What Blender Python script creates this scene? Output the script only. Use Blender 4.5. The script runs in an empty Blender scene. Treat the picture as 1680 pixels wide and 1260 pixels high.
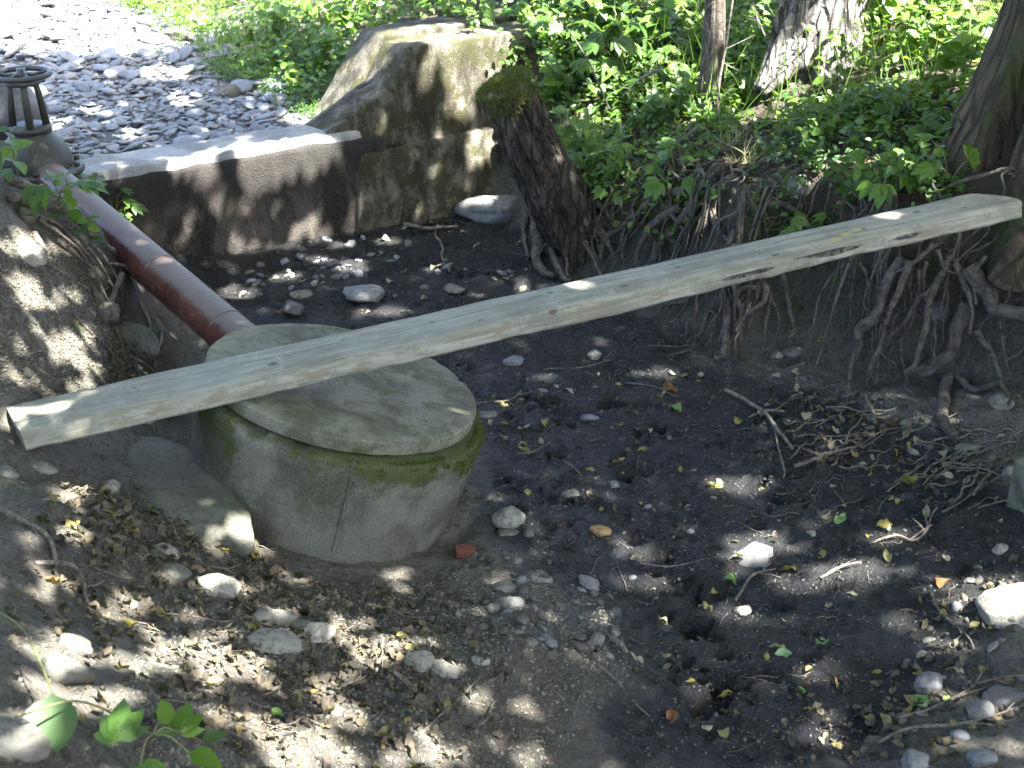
import bpy, bmesh, math, random
import numpy as np
from mathutils import Vector, Matrix, Euler

random.seed(7); RNG = np.random.default_rng(11)
SC = bpy.context.scene
COL = SC.collection

# ------------------------------------------------------------------ camera, sky, sun, exposure
PITCH = math.radians(27.0); CAMH = 2.75; HFOV = math.radians(45.0)
FPX = 840/math.tan(HFOV/2)
cam_d = bpy.data.cameras.new('camera'); cam = bpy.data.objects.new('camera', cam_d); COL.objects.link(cam)
cam.location = (0, 0, CAMH); cam.rotation_euler = (math.pi/2-PITCH, 0, 0)
cam_d.sensor_width = 36; cam_d.lens = 18/math.tan(HFOV/2); cam_d.clip_start = .05; cam_d.clip_end = 400
cam_d.dof.use_dof = True; cam_d.dof.focus_distance = 4.9; cam_d.dof.aperture_fstop = 5.6
SC.camera = cam

SUN_EL = math.radians(58)
SUN_AZ = (0.86, -0.51)                       # horizontal direction towards the sun
SUN = np.array([SUN_AZ[0]*math.cos(SUN_EL), SUN_AZ[1]*math.cos(SUN_EL), math.sin(SUN_EL)])
SUN /= np.linalg.norm(SUN)
world = bpy.data.worlds.new('World'); SC.world = world; world.use_nodes = True
wn = world.node_tree.nodes; wl = world.node_tree.links
sky = wn.new('ShaderNodeTexSky'); sky.sky_type = 'NISHITA'; sky.sun_disc = False
sky.air_density = .8; sky.dust_density = 4.0; sky.ozone_density = 1.2; sky.sun_elevation = SUN_EL; sky.sun_rotation = math.atan2(SUN[0], SUN[1])
wl.new(sky.outputs[0], wn['Background'].inputs[0]); wn['Background'].inputs[1].default_value = 0.1
sl = bpy.data.lights.new('sun', 'SUN'); sl.energy = 5.0; sl.angle = math.radians(.53); sl.color = (1, .965, .91)
so = bpy.data.objects.new('sun', sl); COL.objects.link(so)
so.rotation_euler = Vector((-SUN).tolist()).to_track_quat('-Z', 'Y').to_euler(); so.location = (6, -4, 12)
SC.view_settings.view_transform = 'Standard'; SC.view_settings.look = 'None'
SC.view_settings.exposure = 3.62; SC.view_settings.gamma = 1
SC.cycles.use_denoising = True; SC.cycles.max_bounces = 7; SC.cycles.diffuse_bounces = 4
SC.cycles.glossy_bounces = 2; SC.cycles.transmission_bounces = 4; SC.cycles.transparent_max_bounces = 4
SC.cycles.sample_clamp_indirect = 8

# ------------------------------------------------------------------ picture <-> place
def ray(u, v):
    u = np.asarray(u, float); v = np.asarray(v, float)
    a = (u-840)/FPX; b = (v-630)/FPX
    return np.stack([a, math.cos(PITCH)-b*math.sin(PITCH), -math.sin(PITCH)-b*math.cos(PITCH)], -1)
CAMP = np.array([0, 0, CAMH])
def at(u, v, z):
    d = ray(u, v); return d*((z-CAMH)/d[..., 2])[..., None]+CAMP
def aty(u, v, y):
    d = ray(u, v); return d*(y/d[..., 1])[..., None]+CAMP
def proj(p):
    q = np.asarray(p, float)-CAMP
    f = np.array([0, math.cos(PITCH), -math.sin(PITCH)]); up = np.array([0, math.sin(PITCH), math.cos(PITCH)])
    w = q@f
    return 840+FPX*q[..., 0]/w, 630-FPX*(q@up)/w

# ------------------------------------------------------------------ noise
def _h(ix, iy, iz, s):
    n = (ix*374761393+iy*668265263+iz*2147483647+s*1274126177) & 0xffffffff
    n = ((n ^ (n >> 13))*1274126177) & 0xffffffff
    n = (n ^ (n >> 16))*2246822519 & 0xffffffff
    return ((n ^ (n >> 15)) & 0xffffff)/float(0xffffff)
def noise3(p, s=0):
    p = np.asarray(p, float); i = np.floor(p).astype(np.int64); f = p-i; f = f*f*(3-2*f)
    out = 0
    for dx in (0, 1):
        for dy in (0, 1):
            for dz in (0, 1):
                w = (f[..., 0] if dx else 1-f[..., 0])*(f[..., 1] if dy else 1-f[..., 1])*(f[..., 2] if dz else 1-f[..., 2])
                out = out+w*_h(i[..., 0]+dx, i[..., 1]+dy, i[..., 2]+dz, s)
    return out*2-1
def fbm(p, s=0, o=4, g=.5):
    p = np.asarray(p, float); a = 1; r = 0; t = 0
    for k in range(o):
        r = r+a*noise3(p*2**k+17.3*k, s+k); t += a; a *= g
    return r/t
def n2(x, y, sc, s=0, o=4, g=.5):
    return fbm(np.stack([np.asarray(x)*sc, np.asarray(y)*sc, np.zeros_like(np.asarray(x, float))], -1), s, o, g)
def sstep(x):
    x = np.clip(x, 0, 1); return x*x*(3-2*x)

# ------------------------------------------------------------------ mesh helpers
def mesh_np(name, V, F, smooth=True):
    V = np.ascontiguousarray(V, dtype=np.float32); F = np.ascontiguousarray(F, dtype=np.int32)
    me = bpy.data.meshes.new(name); k = F.shape[1]
    me.vertices.add(len(V)); me.vertices.foreach_set('co', V.ravel())
    me.loops.add(F.size); me.loops.foreach_set('vertex_index', F.ravel())
    me.polygons.add(len(F)); me.polygons.foreach_set('loop_start', np.arange(0, F.size, k, dtype=np.int32))
    me.update(calc_edges=True); me.validate()
    if smooth: me.polygons.foreach_set('use_smooth', np.ones(len(me.polygons), bool))
    return me
def obj(name, me, mat=None, parent=None, label=None, cat=None, group=None, kind=None, loc=None):
    o = bpy.data.objects.new(name, me); COL.objects.link(o)
    if mat is not None and me is not None and len(me.materials) == 0: me.materials.append(mat)
    if parent is not None: o.parent = parent
    if loc is not None: o.location = loc
    return tag(o, label, cat, group, kind)
def tag(o, label=None, cat=None, group=None, kind=None):
    if label: o['label'] = label
    if cat: o['category'] = cat
    if group: o['group'] = group
    if kind: o['kind'] = kind
    return o
class MB:                                     # collects triangles / quads as one mesh
    def __init__(s): s.V = []; s.F = []; s.n = 0
    def add(s, V, F):
        V = np.asarray(V, float); F = np.asarray(F, int)
        if F.shape[1] == 4: F = np.concatenate([F[:, [0, 1, 2]], F[:, [0, 2, 3]]])
        s.V.append(V); s.F.append(F+s.n); s.n += len(V); return s
    def mesh(s, name, smooth=True): return mesh_np(name, np.concatenate(s.V), np.concatenate(s.F), smooth)
def tube(path, rad, sides=8, jit=0, seed=0, cap=True):
    P = np.asarray(path, float); n = len(P); R = np.broadcast_to(np.asarray(rad, float), (n,))
    T = np.gradient(P, axis=0); T /= np.linalg.norm(T, axis=1)[:, None]+1e-9
    ref = np.array([0, 0, 1.]) if abs(T[0][2]) < .9 else np.array([1., 0, 0])
    A = np.zeros_like(P); a = ref-T[0]*(ref@T[0])
    for i in range(n):
        a = a-T[i]*(a@T[i]); a /= np.linalg.norm(a)+1e-9; A[i] = a
    B = np.cross(T, A); th = np.linspace(0, 2*math.pi, sides, endpoint=False)
    V = P[:, None]+R[:, None, None]*(np.cos(th)[None, :, None]*A[:, None]+np.sin(th)[None, :, None]*B[:, None])
    if jit:
        d = noise3(V*14, seed)[..., None]*jit
        V = V+d*(V-P[:, None])
    V = V.reshape(-1, 3)
    i = np.arange(n-1)[:, None]*sides; j = np.arange(sides)[None]; jn = (j+1) % sides
    F = np.stack([i+j, i+jn, i+sides+jn, i+sides+j], -1).reshape(-1, 4)
    if cap:
        m = len(V); V = np.concatenate([V, P[:1], P[-1:]])
        c0 = np.stack([np.full(sides, m), jn[0], j[0], j[0]], -1)
        o = (n-1)*sides; c1 = np.stack([np.full(sides, m+1), o+j[0], o+jn[0], o+jn[0]], -1)
        F3 = np.concatenate([F[:, [0, 1, 2]], F[:, [0, 2, 3]], c0[:, :3], c1[:, :3]])
        return V, F3
    return V, F
def smooth_path(P, n):
    P = np.asarray(P, float)
    if len(P) == 2: return P[0]+(P[1]-P[0])*np.linspace(0, 1, n)[:, None]
    Q = np.vstack([2*P[0]-P[1], P, 2*P[-1]-P[-2]]); t = np.linspace(0, len(P)-1-1e-6, n); i = t.astype(int); f = (t-i)[:, None]
    a, b, c, d = Q[i], Q[i+1], Q[i+2], Q[i+3]
    return .5*((2*b)+(c-a)*f+(2*a-5*b+4*c-d)*f*f+(3*b-a-3*c+d)*f**3)
def frames(nrm, yaw):
    nrm = np.asarray(nrm, float); nrm = nrm/np.linalg.norm(nrm, axis=-1, keepdims=True)
    ref = np.where(np.abs(nrm[..., 0:1]) < .95, np.array([1., 0, 0]), np.array([0, 1., 0]))
    x = ref-nrm*np.sum(ref*nrm, -1, keepdims=True); x /= np.linalg.norm(x, axis=-1, keepdims=True); y = np.cross(nrm, x)
    c = np.cos(yaw)[..., None]; s = np.sin(yaw)[..., None]
    return np.stack([x*c+y*s, -x*s+y*c, nrm], -1)            # columns
def scatter(mb, BV, BF, pos, M, sc):
    pos = np.asarray(pos); n = len(pos); sc = np.asarray(sc, float)
    if sc.ndim == 1: sc = np.repeat(sc[:, None], 3, 1)
    V = np.einsum('nij,nkj->nki', M, BV[None]*sc[:, None])+pos[:, None]
    F = BF[None]+(np.arange(n)*len(BV))[:, None, None]
    mb.add(V.reshape(-1, 3), F.reshape(-1, BF.shape[1]))

# ------------------------------------------------------------------ materials
def newmat(name):
    m = bpy.data.materials.new(name); m.use_nodes = True; nt = m.node_tree
    return m, nt, nt.nodes['Principled BSDF']
class NT:
    def __init__(s, nt): s.t = nt; s.n = nt.nodes; s.l = nt.links
    def put(s, sock, v):
        if hasattr(v, 'is_output') or isinstance(v, bpy.types.NodeSocket): s.l.new(v, sock)
        else: sock.default_value = (*v, 1) if isinstance(v, tuple) and len(v) == 3 and sock.type == 'RGBA' else v
    def noise(s, scale, detail=5, rough=.6, vec=None, dist=0, out='Fac'):
        n = s.n.new('ShaderNodeTexNoise'); n.inputs['Scale'].default_value = scale; n.inputs['Detail'].default_value = detail
        n.inputs['Roughness'].default_value = rough; n.inputs['Distortion'].default_value = dist
        if vec is not None: s.l.new(vec, n.inputs['Vector'])
        return n.outputs[out]
    def voro(s, scale, vec=None, feat='F1', out='Distance'):
        n = s.n.new('ShaderNodeTexVoronoi'); n.feature = feat; n.inputs['Scale'].default_value = scale
        if vec is not None: s.l.new(vec, n.inputs['Vector'])
        return n.outputs[out]
    def coord(s, k='Object'): return s.n.new('ShaderNodeTexCoord').outputs[k]
    def geo(s, k): return s.n.new('ShaderNodeNewGeometry').outputs[k]
    def info(s, k='Random'): return s.n.new('ShaderNodeObjectInfo').outputs[k]
    def mapping(s, vec, scale=(1, 1, 1), rot=(0, 0, 0)):
        n = s.n.new('ShaderNodeMapping'); s.l.new(vec, n.inputs[0]); n.inputs['Scale'].default_value = scale; n.inputs['Rotation'].default_value = rot
        return n.outputs[0]
    def ramp(s, fac, stops, interp='LINEAR'):
        n = s.n.new('ShaderNodeValToRGB'); e = n.color_ramp.elements; n.color_ramp.interpolation = interp
        for k, (p, c) in enumerate(stops):
            if k > 1: e.new(p)
            e[k].position = p; e[k].color = (*c, 1) if len(c) == 3 else c
        s.l.new(fac, n.inputs[0]); return n.outputs[0]
    def step(s, fac, a, b):
        n = s.n.new('ShaderNodeMapRange'); n.interpolation_type = 'SMOOTHSTEP'; n.inputs[1].default_value = a; n.inputs[2].default_value = b
        s.l.new(fac, n.inputs[0]); return n.outputs[0]
    def mix(s, fac, a, b, mode='MIX'):
        n = s.n.new('ShaderNodeMix'); n.data_type = 'RGBA'; n.blend_type = mode
        s.put(n.inputs[0], fac); s.put(n.inputs[6], a); s.put(n.inputs[7], b); return n.outputs[2]
    def math(s, op, a, b=0.0, c=None):
        n = s.n.new('ShaderNodeMath'); n.operation = op; s.put(n.inputs[0], a); s.put(n.inputs[1], b)
        if c is not None: s.put(n.inputs[2], c)
        return n.outputs[0]
    def bump(s, h, strength=.5, dist=.02, normal=None):
        n = s.n.new('ShaderNodeBump'); n.inputs['Strength'].default_value = strength; n.inputs['Distance'].default_value = dist
        s.l.new(h, n.inputs['Height'])
        if normal is not None: s.l.new(normal, n.inputs['Normal'])
        return n.outputs[0]
    def attr(s, name, out='Color'):
        n = s.n.new('ShaderNodeAttribute'); n.attribute_name = name; return n.outputs[out]
    def sep(s, c):
        n = s.n.new('ShaderNodeSeparateColor'); s.l.new(c, n.inputs[0]); return n.outputs
    def sepx(s, c):
        n = s.n.new('ShaderNodeSeparateXYZ'); s.l.new(c, n.inputs[0]); return n.outputs
    def rnd(s):                                       # random per object and per island
        return s.math('FRACT', s.math('ADD', s.info('Random'), s.geo('Random Per Island')))

def m_ground():
    m, nt, b = newmat('ground_soil_and_mud'); N = NT(nt); co = N.coord('Object')
    r = N.sep(N.attr('reg')); mud, bank, grav = r[0], r[1], r[2]
    big = N.noise(1.6, 5, .6, co); mid = N.noise(9, 6, .65, co); fin = N.noise(60, 6, .7, co); gr = N.voro(75, co)
    soil = N.mix(mid, (.08, .073, .057), (.185, .173, .143)); soil = N.mix(N.step(big, .4, .65), soil, N.mix(fin, (.11, .106, .084), (.235, .225, .19)))
    soil = N.mix(N.step(fin, .56, .75), soil, (.25, .235, .195)); soil = N.mix(N.step(fin, .46, .32), soil, (.05, .043, .03)); soil = N.mix(N.math('MULTIPLY', N.step(N.noise(21, 6, .75, co), .52, .4), .6), soil, (.055, .048, .034))
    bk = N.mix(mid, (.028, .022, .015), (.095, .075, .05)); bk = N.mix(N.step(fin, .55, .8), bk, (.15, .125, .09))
    mu = N.mix(mid, (.008, .0083, .0088), (.026, .0262, .0266)); mu = N.mix(N.step(fin, .54, .7), mu, (.06, .059, .058))
    mu = N.mix(N.math('MULTIPLY', N.step(big, .52, .68), .6), mu, (.042, .039, .034))
    gv = N.mix(fin, (.05, .05, .052), (.16, .16, .155))
    edge = N.step(N.math('ADD', mud, N.math('MULTIPLY', N.math('SUBTRACT', mid,  .5), 1.1)), .2, .8)
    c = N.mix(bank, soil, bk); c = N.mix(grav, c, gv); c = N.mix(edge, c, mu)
    nt.links.new(c, b.inputs['Base Color'])
    wet = N.step(N.noise(3.5, 4, .6, co), .38, .62)
    nt.links.new(N.mix(edge, (.95, .95, .95), N.mix(wet, (.55, .55, .55), (.2, .2, .2))), b.inputs['Roughness'])
    h = N.math('ADD', N.math('MULTIPLY', N.noise(24, 8, .7, co), 1.1), N.math('MULTIPLY', fin, .55)); h = N.math('SUBTRACT', h, N.math('MULTIPLY', gr, .16))
    nt.links.new(N.bump(h, 1.0, .05), b.inputs['Normal']); b.inputs['Specular IOR Level'].default_value = .5
    return m
def m_stone(name, stops, rough=.8, spec=.4, dust=(.3, .29, .26), bumps=.4, lich=None):
    m, nt, b = newmat(name); N = NT(nt); co = N.coord('Object'); r = N.rnd()
    c = N.ramp(r, stops); n1 = N.noise(7, 6, .65, co); n2_ = N.noise(38, 5, .7, co)
    c = N.mix(N.math('MULTIPLY', N.step(n1, .45, .7), .5), c, dust); c = N.mix(N.math('MULTIPLY', N.step(n2_, .52, .36), .6), c, (.045, .042, .036)); c = N.mix(N.math('MULTIPLY', N.step(N.noise(3, 4, .6, co), .5, .36), .45), c, (.07, .062, .048))
    if lich: c = N.mix(N.step(N.noise(14, 5, .6, co), .55, .62), c, lich)
    nt.links.new(c, b.inputs['Base Color']); b.inputs['Roughness'].default_value = rough; b.inputs['Specular IOR Level'].default_value = spec
    nt.links.new(N.bump(N.math('ADD', n1, N.math('MULTIPLY', n2_, .4)), bumps, .02), b.inputs['Normal']); return m
def m_leaf(name, stops, trans=.5, rough=.5, vein=True):
    m, nt, b = newmat(name); N = NT(nt); co = N.coord('Object')
    c = N.ramp(N.rnd(), stops); c = N.mix(N.math('MULTIPLY', N.step(N.noise(45, 4, .6, co), .5, .75), .35), c, N.mix(.5, c, (.02, .02, .01)))
    nt.links.new(c, b.inputs['Base Color']); b.inputs['Roughness'].default_value = rough
    if trans:
        t = nt.nodes.new('ShaderNodeBsdfTranslucent'); tc = N.mix(.65, c, N.mix(.5, c, (.3, .42, .02)))
        nt.links.new(tc, t.inputs[0]); mx = nt.nodes.new('ShaderNodeMixShader'); mx.inputs[0].default_value = trans
        nt.links.new(b.outputs[0], mx.inputs[1]); nt.links.new(t.outputs[0], mx.inputs[2])
        nt.links.new(mx.outputs[0], nt.nodes['Material Output'].inputs[0])
    return m
def m_concrete(name, base, dark, moss=None, moss_lo=.55, streak=False, mossattr=False, sc=1.0, grain=.6, band=None):
    m, nt, b = newmat(name); N = NT(nt); co = N.coord('Object')
    v = N.mapping(co, (2.2, 2.2, 1.0)) if streak else co
    n1 = N.noise(3.2*sc, 6, .65, v, .4); n2_ = N.noise(16*sc, 6, .7, co); n3 = N.noise(95*sc, 4, .7, co); gr = N.voro(120*sc, co)
    c = N.mix(N.step(n1, .38, .6), dark, base); c = N.mix(N.math('MULTIPLY', N.step(n2_, .42, .62), .55), c, N.mix(.5, c, dark))
    c = N.mix(N.math('MULTIPLY', N.step(n3, .55, .7), .5), c, tuple(min(1, x*1.7) for x in base)); c = N.mix(N.math('MULTIPLY', N.step(n3, .45, .33), .6), c, tuple(x*.45 for x in dark))
    if moss:
        f = N.step(N.noise(5.5*sc, 6, .7, co), moss_lo, moss_lo+.12)
        if mossattr: f = N.step(N.math('ADD', N.sep(N.attr('moss'))[0], N.math('MULTIPLY', N.math('SUBTRACT', n2_, .5), 1.2)), .35, .65)
        c = N.mix(N.math('MULTIPLY', f, .85), c, N.mix(n2_, moss, tuple(x*1.8 for x in moss)))
    if band: c = N.mix(N.math('MULTIPLY', N.step(N.math('ADD', N.sepx(co)[2], N.math('MULTIPLY', N.math('SUBTRACT', n1, .5), .35)), band[0], band[1]), .85), c, N.mix(n3, (.012, .011, .01), (.035, .032, .028)))
    nt.links.new(c, b.inputs['Base Color']); b.inputs['Roughness'].default_value = .9; b.inputs['Specular IOR Level'].default_value = .3
    h = N.math('ADD', N.math('MULTIPLY', n2_, .8), N.math('SUBTRACT', N.math('MULTIPLY', n3, .5), N.math('MULTIPLY', gr, .3)))
    nt.links.new(N.bump(h, grain, .015), b.inputs['Normal']); return m
def m_bark(name, a, c2, moss=None, scale=(14, 14, 2.2), mlo=.5, crack=.75):
    m, nt, b = newmat(name); N = NT(nt); co = N.coord('Object'); v = N.mapping(co, scale)
    n1 = N.noise(1.2, 7, .7, v, .8); n2_ = N.noise(12, 5, .7, co); n3 = N.noise(70, 4, .7, co)
    ck = N.voro(1.5, N.mapping(co, tuple(x*.8 for x in scale)), 'DISTANCE_TO_EDGE'); c = N.mix(N.step(n1, .32, .6), a, c2); c = N.mix(N.math('MULTIPLY', N.step(ck, .16, .02), crack), c, tuple(x*.6 for x in a)); c = N.mix(N.math('MULTIPLY', N.step(n3, .5, .7), .4), c, tuple(x*1.5 for x in c2))
    if moss: c = N.mix(N.step(N.noise(3.5, 5, .65, co), mlo, mlo+.14), c, N.mix(n2_, moss, tuple(x*2 for x in moss)))
    nt.links.new(c, b.inputs['Base Color']); b.inputs['Roughness'].default_value = .9
    nt.links.new(N.bump(N.math('ADD', N.math('ADD', n1, N.math('MULTIPLY', N.step(ck, 0, .2), .9*crack)), N.math('MULTIPLY', n2_, .4)), 1.0, .04), b.inputs['Normal']); return m

M = {}
M['ground'] = m_ground()
M['gravel'] = m_stone('slate_pebble', [(0, (.1, .113, .135)), (.3, (.17, .187, .212)), (.55, (.215, .23, .25)), (.75, (.14, .152, .168)), (.9, (.23, .215, .19)), (1, (.27, .275, .28))], .6, .5, (.27, .275, .28), .25)
M['rock'] = m_stone('grey_stone', [(0, (.12, .118, .098)), (.4, (.17, .165, .14)), (.7, (.14, .142, .13)), (1, (.2, .185, .155))], .9, .2, (.22, .21, .18), .8)
M['bluerock'] = m_stone('blue_grey_boulder', [(0, (.13, .137, .14)), (1, (.17, .175, .175))], .6, .5, (.21, .21, .2), .35)
M['slab'] = m_stone('olive_grey_slab', [(0, (.1, .102, .078)), (1, (.115, .115, .088))], .85, .3, (.17, .17, .135), .6)
M['white'] = m_stone('pale_stone', [(0, (.19, .187, .155)), (.5, (.24, .235, .2)), (1, (.27, .255, .215))], .9, .2, (.3, .285, .24), .8)
M['mudrock'] = m_stone('mud_smeared_stone', [(0, (.09, .09, .09)), (1, (.13, .13, .125))], .7, .4, (.2, .195, .185), .4)
M['ochre'] = m_stone('ochre_stone', [(0, (.28, .19, .08)), (1, (.3, .2, .09))], .8, .3, (.36, .27, .15), .4)
M['brick'] = m_stone('red_brick', [(0, (.15, .05, .032)), (1, (.16, .055, .036))], .9, .2, (.12, .075, .055), .9)
M['weir'] = m_concrete('weathered_weir_concrete', (.095, .084, .072), (.022, .0195, .0165), None, streak=True, sc=1.0, grain=1.0, band=(.28, .44))
M['weirtop'] = m_concrete('bare_concrete_crest', (.34, .34, .33), (.2, .2, .195), None, sc=1.4, grain=.6)
M['abut'] = m_concrete('mossy_abutment_concrete', (.15, .138, .108), (.026, .0235, .016), (.027, .028, .01), .45, streak=True, grain=.9)
M['ring'] = m_concrete('ring_concrete', (.16, .16, .125), (.075, .074, .055), (.034, .046, .008), .6, mossattr=True, sc=1.2, grain=.45)
M['lid'] = m_concrete('lid_concrete', (.205, .203, .152), (.085, .088, .056), (.05, .062, .02), .54, sc=1.5, grain=.5)
M['bark'] = m_bark('grey_ridged_bark', (.045, .041, .036), (.26, .245, .225))
M['bark_moss'] = m_bark('mossy_brown_bark', (.026, .018, .01), (.105, .076, .043), (.03, .038, .009), (9, 9, 1.6), .5)
M['stump'] = m_bark('dark_stump_bark', (.022, .017, .013), (.1, .08, .062), (.03, .035, .01), (16, 16, 2.2), .62)
M['root'] = m_bark('earthy_root_bark', (.035, .029, .023), (.145, .122, .098), None, (14, 14, 14), crack=0.0)
M['twig'] = m_bark('weathered_twig', (.07, .06, .045), (.24, .21, .17), None, (20, 20, 20), crack=0.0)
M['cut'] = m_bark('weathered_cut_wood', (.09, .07, .04), (.2, .165, .11), (.045, .06, .015), (9, 9, 9), .45)
GREENS = [(0, (.035, .085, .018)), (.35, (.06, .14, .025)), (.7, (.1, .2, .03)), (1, (.07, .12, .05))]
M['herb'] = m_leaf('herb_leaf', GREENS, .45, .42)
M['herb_dark'] = m_leaf('shade_herb_leaf', [(0, (.03, .07, .022)), (.5, (.055, .12, .035)), (1, (.08, .14, .06))], .4, .4)  # duller, darker greens than the plain herb leaf
M['lush'] = m_leaf('bright_undergrowth_leaf', [(0, (.05, .12, .016)), (.5, (.105, .22, .028)), (.85, (.15, .27, .045)), (1, (.2, .28, .1))], .5, .45)
M['crown'] = m_leaf('tree_crown_leaf', [(0, (.04, .09, .015)), (1, (.09, .17, .03))], .4, .5)
M['stem'] = m_stone('green_stem', [(0, (.1, .15, .04)), (1, (.16, .16, .06))], .6, .4, (.15, .16, .06), .1)
M['litter'] = m_leaf('dry_fallen_leaf', [(0, (.035, .027, .018)), (.3, (.07, .056, .038)), (.55, (.105, .087, .06)), (.75, (.058, .048, .032)), (.92, (.13, .105, .06)), (1, (.2, .155, .045))], .15, .75)
M['yellow'] = m_leaf('yellow_fallen_leaf', [(0, (.25, .21, .04)), (.5, (.23, .215, .075)), (1, (.2, .165, .065))], .25, .55)
M['greenfall'] = m_leaf('green_fallen_leaf', [(0, (.12, .25, .05)), (.5, (.2, .3, .08)), (1, (.16, .27, .13))], .25, .5)
M['palefall'] = m_leaf('pale_fallen_leaf', [(0, (.24, .26, .16)), (.5, (.3, .28, .19)), (1, (.2, .18, .12))], .2, .6)
M['redleaf'] = m_leaf('rusty_fallen_leaf', [(0, (.15, .062, .022)), (1, (.19, .1, .035))], .2, .6)
M['straw'] = m_leaf('dry_grass_blade', [(0, (.22, .19, .12)), (.6, (.36, .32, .22)), (1, (.16, .17, .06))], .25, .7)
M['moss'] = m_leaf('moss_shoot', [(0, (.045, .065, .008)), (.6, (.085, .115, .015)), (1, (.13, .15, .03))], .2, .8)
M['grassgreen'] = m_leaf('green_grass_blade', [(0, (.06, .14, .02)), (1, (.15, .25, .05))], .4, .5)

# ------------------------------------------------------------------ the lie of the land
def tps_fit(P, Z, lam=.02):
    n = len(P); d = np.linalg.norm(P[:, None]-P[None], axis=-1); K = np.where(d > 0, d*d*np.log(d+1e-12), 0)+lam*np.eye(n)
    A = np.zeros((n+3, n+3)); A[:n, :n] = K; A[:n, n] = 1; A[:n, n+1:] = P; A[n, :n] = 1; A[n+1:, :n] = P.T
    w = np.linalg.solve(A, np.concatenate([Z, [0, 0, 0]])); return P, w
def tps_eval(fit, x, y):
    P, w = fit; n = len(P); sh = x.shape; q = np.stack([x.ravel(), y.ravel()], -1); out = np.zeros(len(q))
    for s in range(0, len(q), 20000):
        b = q[s:s+20000]; d = np.linalg.norm(b[:, None]-P[None], axis=-1); K = d*d*np.log(d+1e-12)
        out[s:s+20000] = K@w[:n]+w[n]+b@w[n+1:]
    return out.reshape(sh)
LOWPX = [(320,470,0),(450,455,0),(600,450,0),(700,400,0),(850,400,0),(800,650,-.01),(1000,600,-.02),(1000,520,0),(1150,700,-.03),(1300,750,0),(1450,800,.04),(1600,900,.1),(1680,900,.16),
 (1200,900,-.05),(1350,950,-.01),(1100,1050,-.06),(1150,1200,-.05),(1300,1150,-.03),(1500,1100,.04),(1650,1200,.13),(1000,850,-.02),(850,800,0),(560,500,0),(400,520,0),
 (750,930,.02),(640,945,.03),(900,1000,.05),(1000,1100,.04),(950,1250,.08),(800,1050,.13),(800,1200,.18),(650,1100,.25),(650,1250,.31),(500,1000,.22),(500,1150,.38),(450,1250,.48),(400,900,.2),(300,1000,.42),(300,1150,.6),(300,1250,.7),
 (150,1000,.6),(100,1200,.9),(0,1100,.93),(0,1260,1.05),(0,900,.76),(150,830,.48),(350,770,.2),(335,720,.16),(250,740,.3),(100,780,.48),(0,790,.6),(60,730,.575),(0,640,.68),(90,640,.56),(200,655,.3),(290,630,.03),(260,570,-.02),(240,470,.2),(170,530,.38),(320,600,-.02),(100,520,.68),(0,480,.95),(60,400,.92),(150,400,.76),(205,422,.56),(0,330,1.02),(80,320,.9),(140,345,.78)]
LOWW = [(-4,3,1.35),(-4.2,5,1.45),(-4,6.3,1.2),(-3.2,4.2,1.15),(-3.0,5.6,1.05),(-2.7,6.4,.82),(-1.5,.5,1.25),(0,0,1.12),(1.5,.3,.8),(2,1.5,.35),(3,3,.4),(1,1.5,.18),(2.5,4,.25),(0,1.3,.62),(4,0,.8),(-3,-2,1.3),(4,-3,.9),(-2.4,6.75,.6),(-2.15,6.7,.2)]
P_ = np.array([at(u, v, z) for u, v, z in LOWPX]); P_ = np.vstack([P_, LOWW]); LOWFIT = tps_fit(P_[:, :2], P_[:, 2])
HIGHPX = [(1050,250,.68),(1050,150,.82),(1180,320,.72),(1320,175,.92),(1500,335,.95),(1620,330,.97),(1640,352,.94),(1590,352,.92),(950,260,.55),(900,100,.95),(900,0,1.15),(1200,0,1.15),(1600,0,1.35),(1500,150,1.12),(450,80,.8),(450,0,.95),(300,10,.7),(600,20,1.0),(1300,320,.8),(1420,250,.95)]
HIGHW = [(3,4.2,1.0),(3.6,2.6,.95),(4,8,1.35),(4,12,1.6),(0,13,1.4),(-3,14,.9),(-5,18,.9),(8,6,1.5),(8,14,1.8),(3,18,1.8),(0,8.4,1.0),(-.6,8.5,1.02),(4.5,1,1)]
P_ = np.array([at(u, v, z) for u, v, z in HIGHPX]); P_ = np.vstack([P_, HIGHW]); HIGHFIT = tps_fit(P_[:, :2], P_[:, 2], .05)
W0 = np.array([-2.45, 6.66]); WT = np.array([.845, .535]); WT /= np.linalg.norm(WT); WM = np.array([-WT[1], WT[0]])   # weir origin, along, upstream
def wpt(s, m, z): p = W0+WT*s+WM*m; return np.array([p[0], p[1], z])
EDGE = [(-9, 20), (-4.6, 13.5), (-2.75, 10.8), (-1.25, 8.35), (-.75, 8.1), (-.41, 8.05)]+[tuple(at(u, v, 0)[:2]) for u, v in
        [(815,352),(870,415),(960,455),(1080,490),(1180,583),(1290,578),(1400,625),(1520,645),(1620,668),(1720,700)]]+[(3.0, 3.9), (4.2, 2.2), (6, 0), (9, -3)]
EDGE = np.array(EDGE)
def poly_dist(x, y, E):
    d = np.full(x.shape, 1e9)
    for a, b in zip(E[:-1], E[1:]):
        ab = b-a; t = np.clip(((x-a[0])*ab[0]+(y-a[1])*ab[1])/(ab@ab), 0, 1)
        d = np.minimum(d, np.hypot(x-a[0]-t*ab[0], y-a[1]-t*ab[1]))
    return d
def in_poly(x, y, E):
    c = np.zeros(x.shape, bool); j = len(E)-1
    for i in range(len(E)):
        xi, yi = E[i]; xj, yj = E[j]
        k = ((yi > y) != (yj > y)) & (x < (xj-xi)*(y-yi)/((yj-yi) if yj != yi else 1e-9)+xi); c ^= k; j = i
    return c
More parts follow.
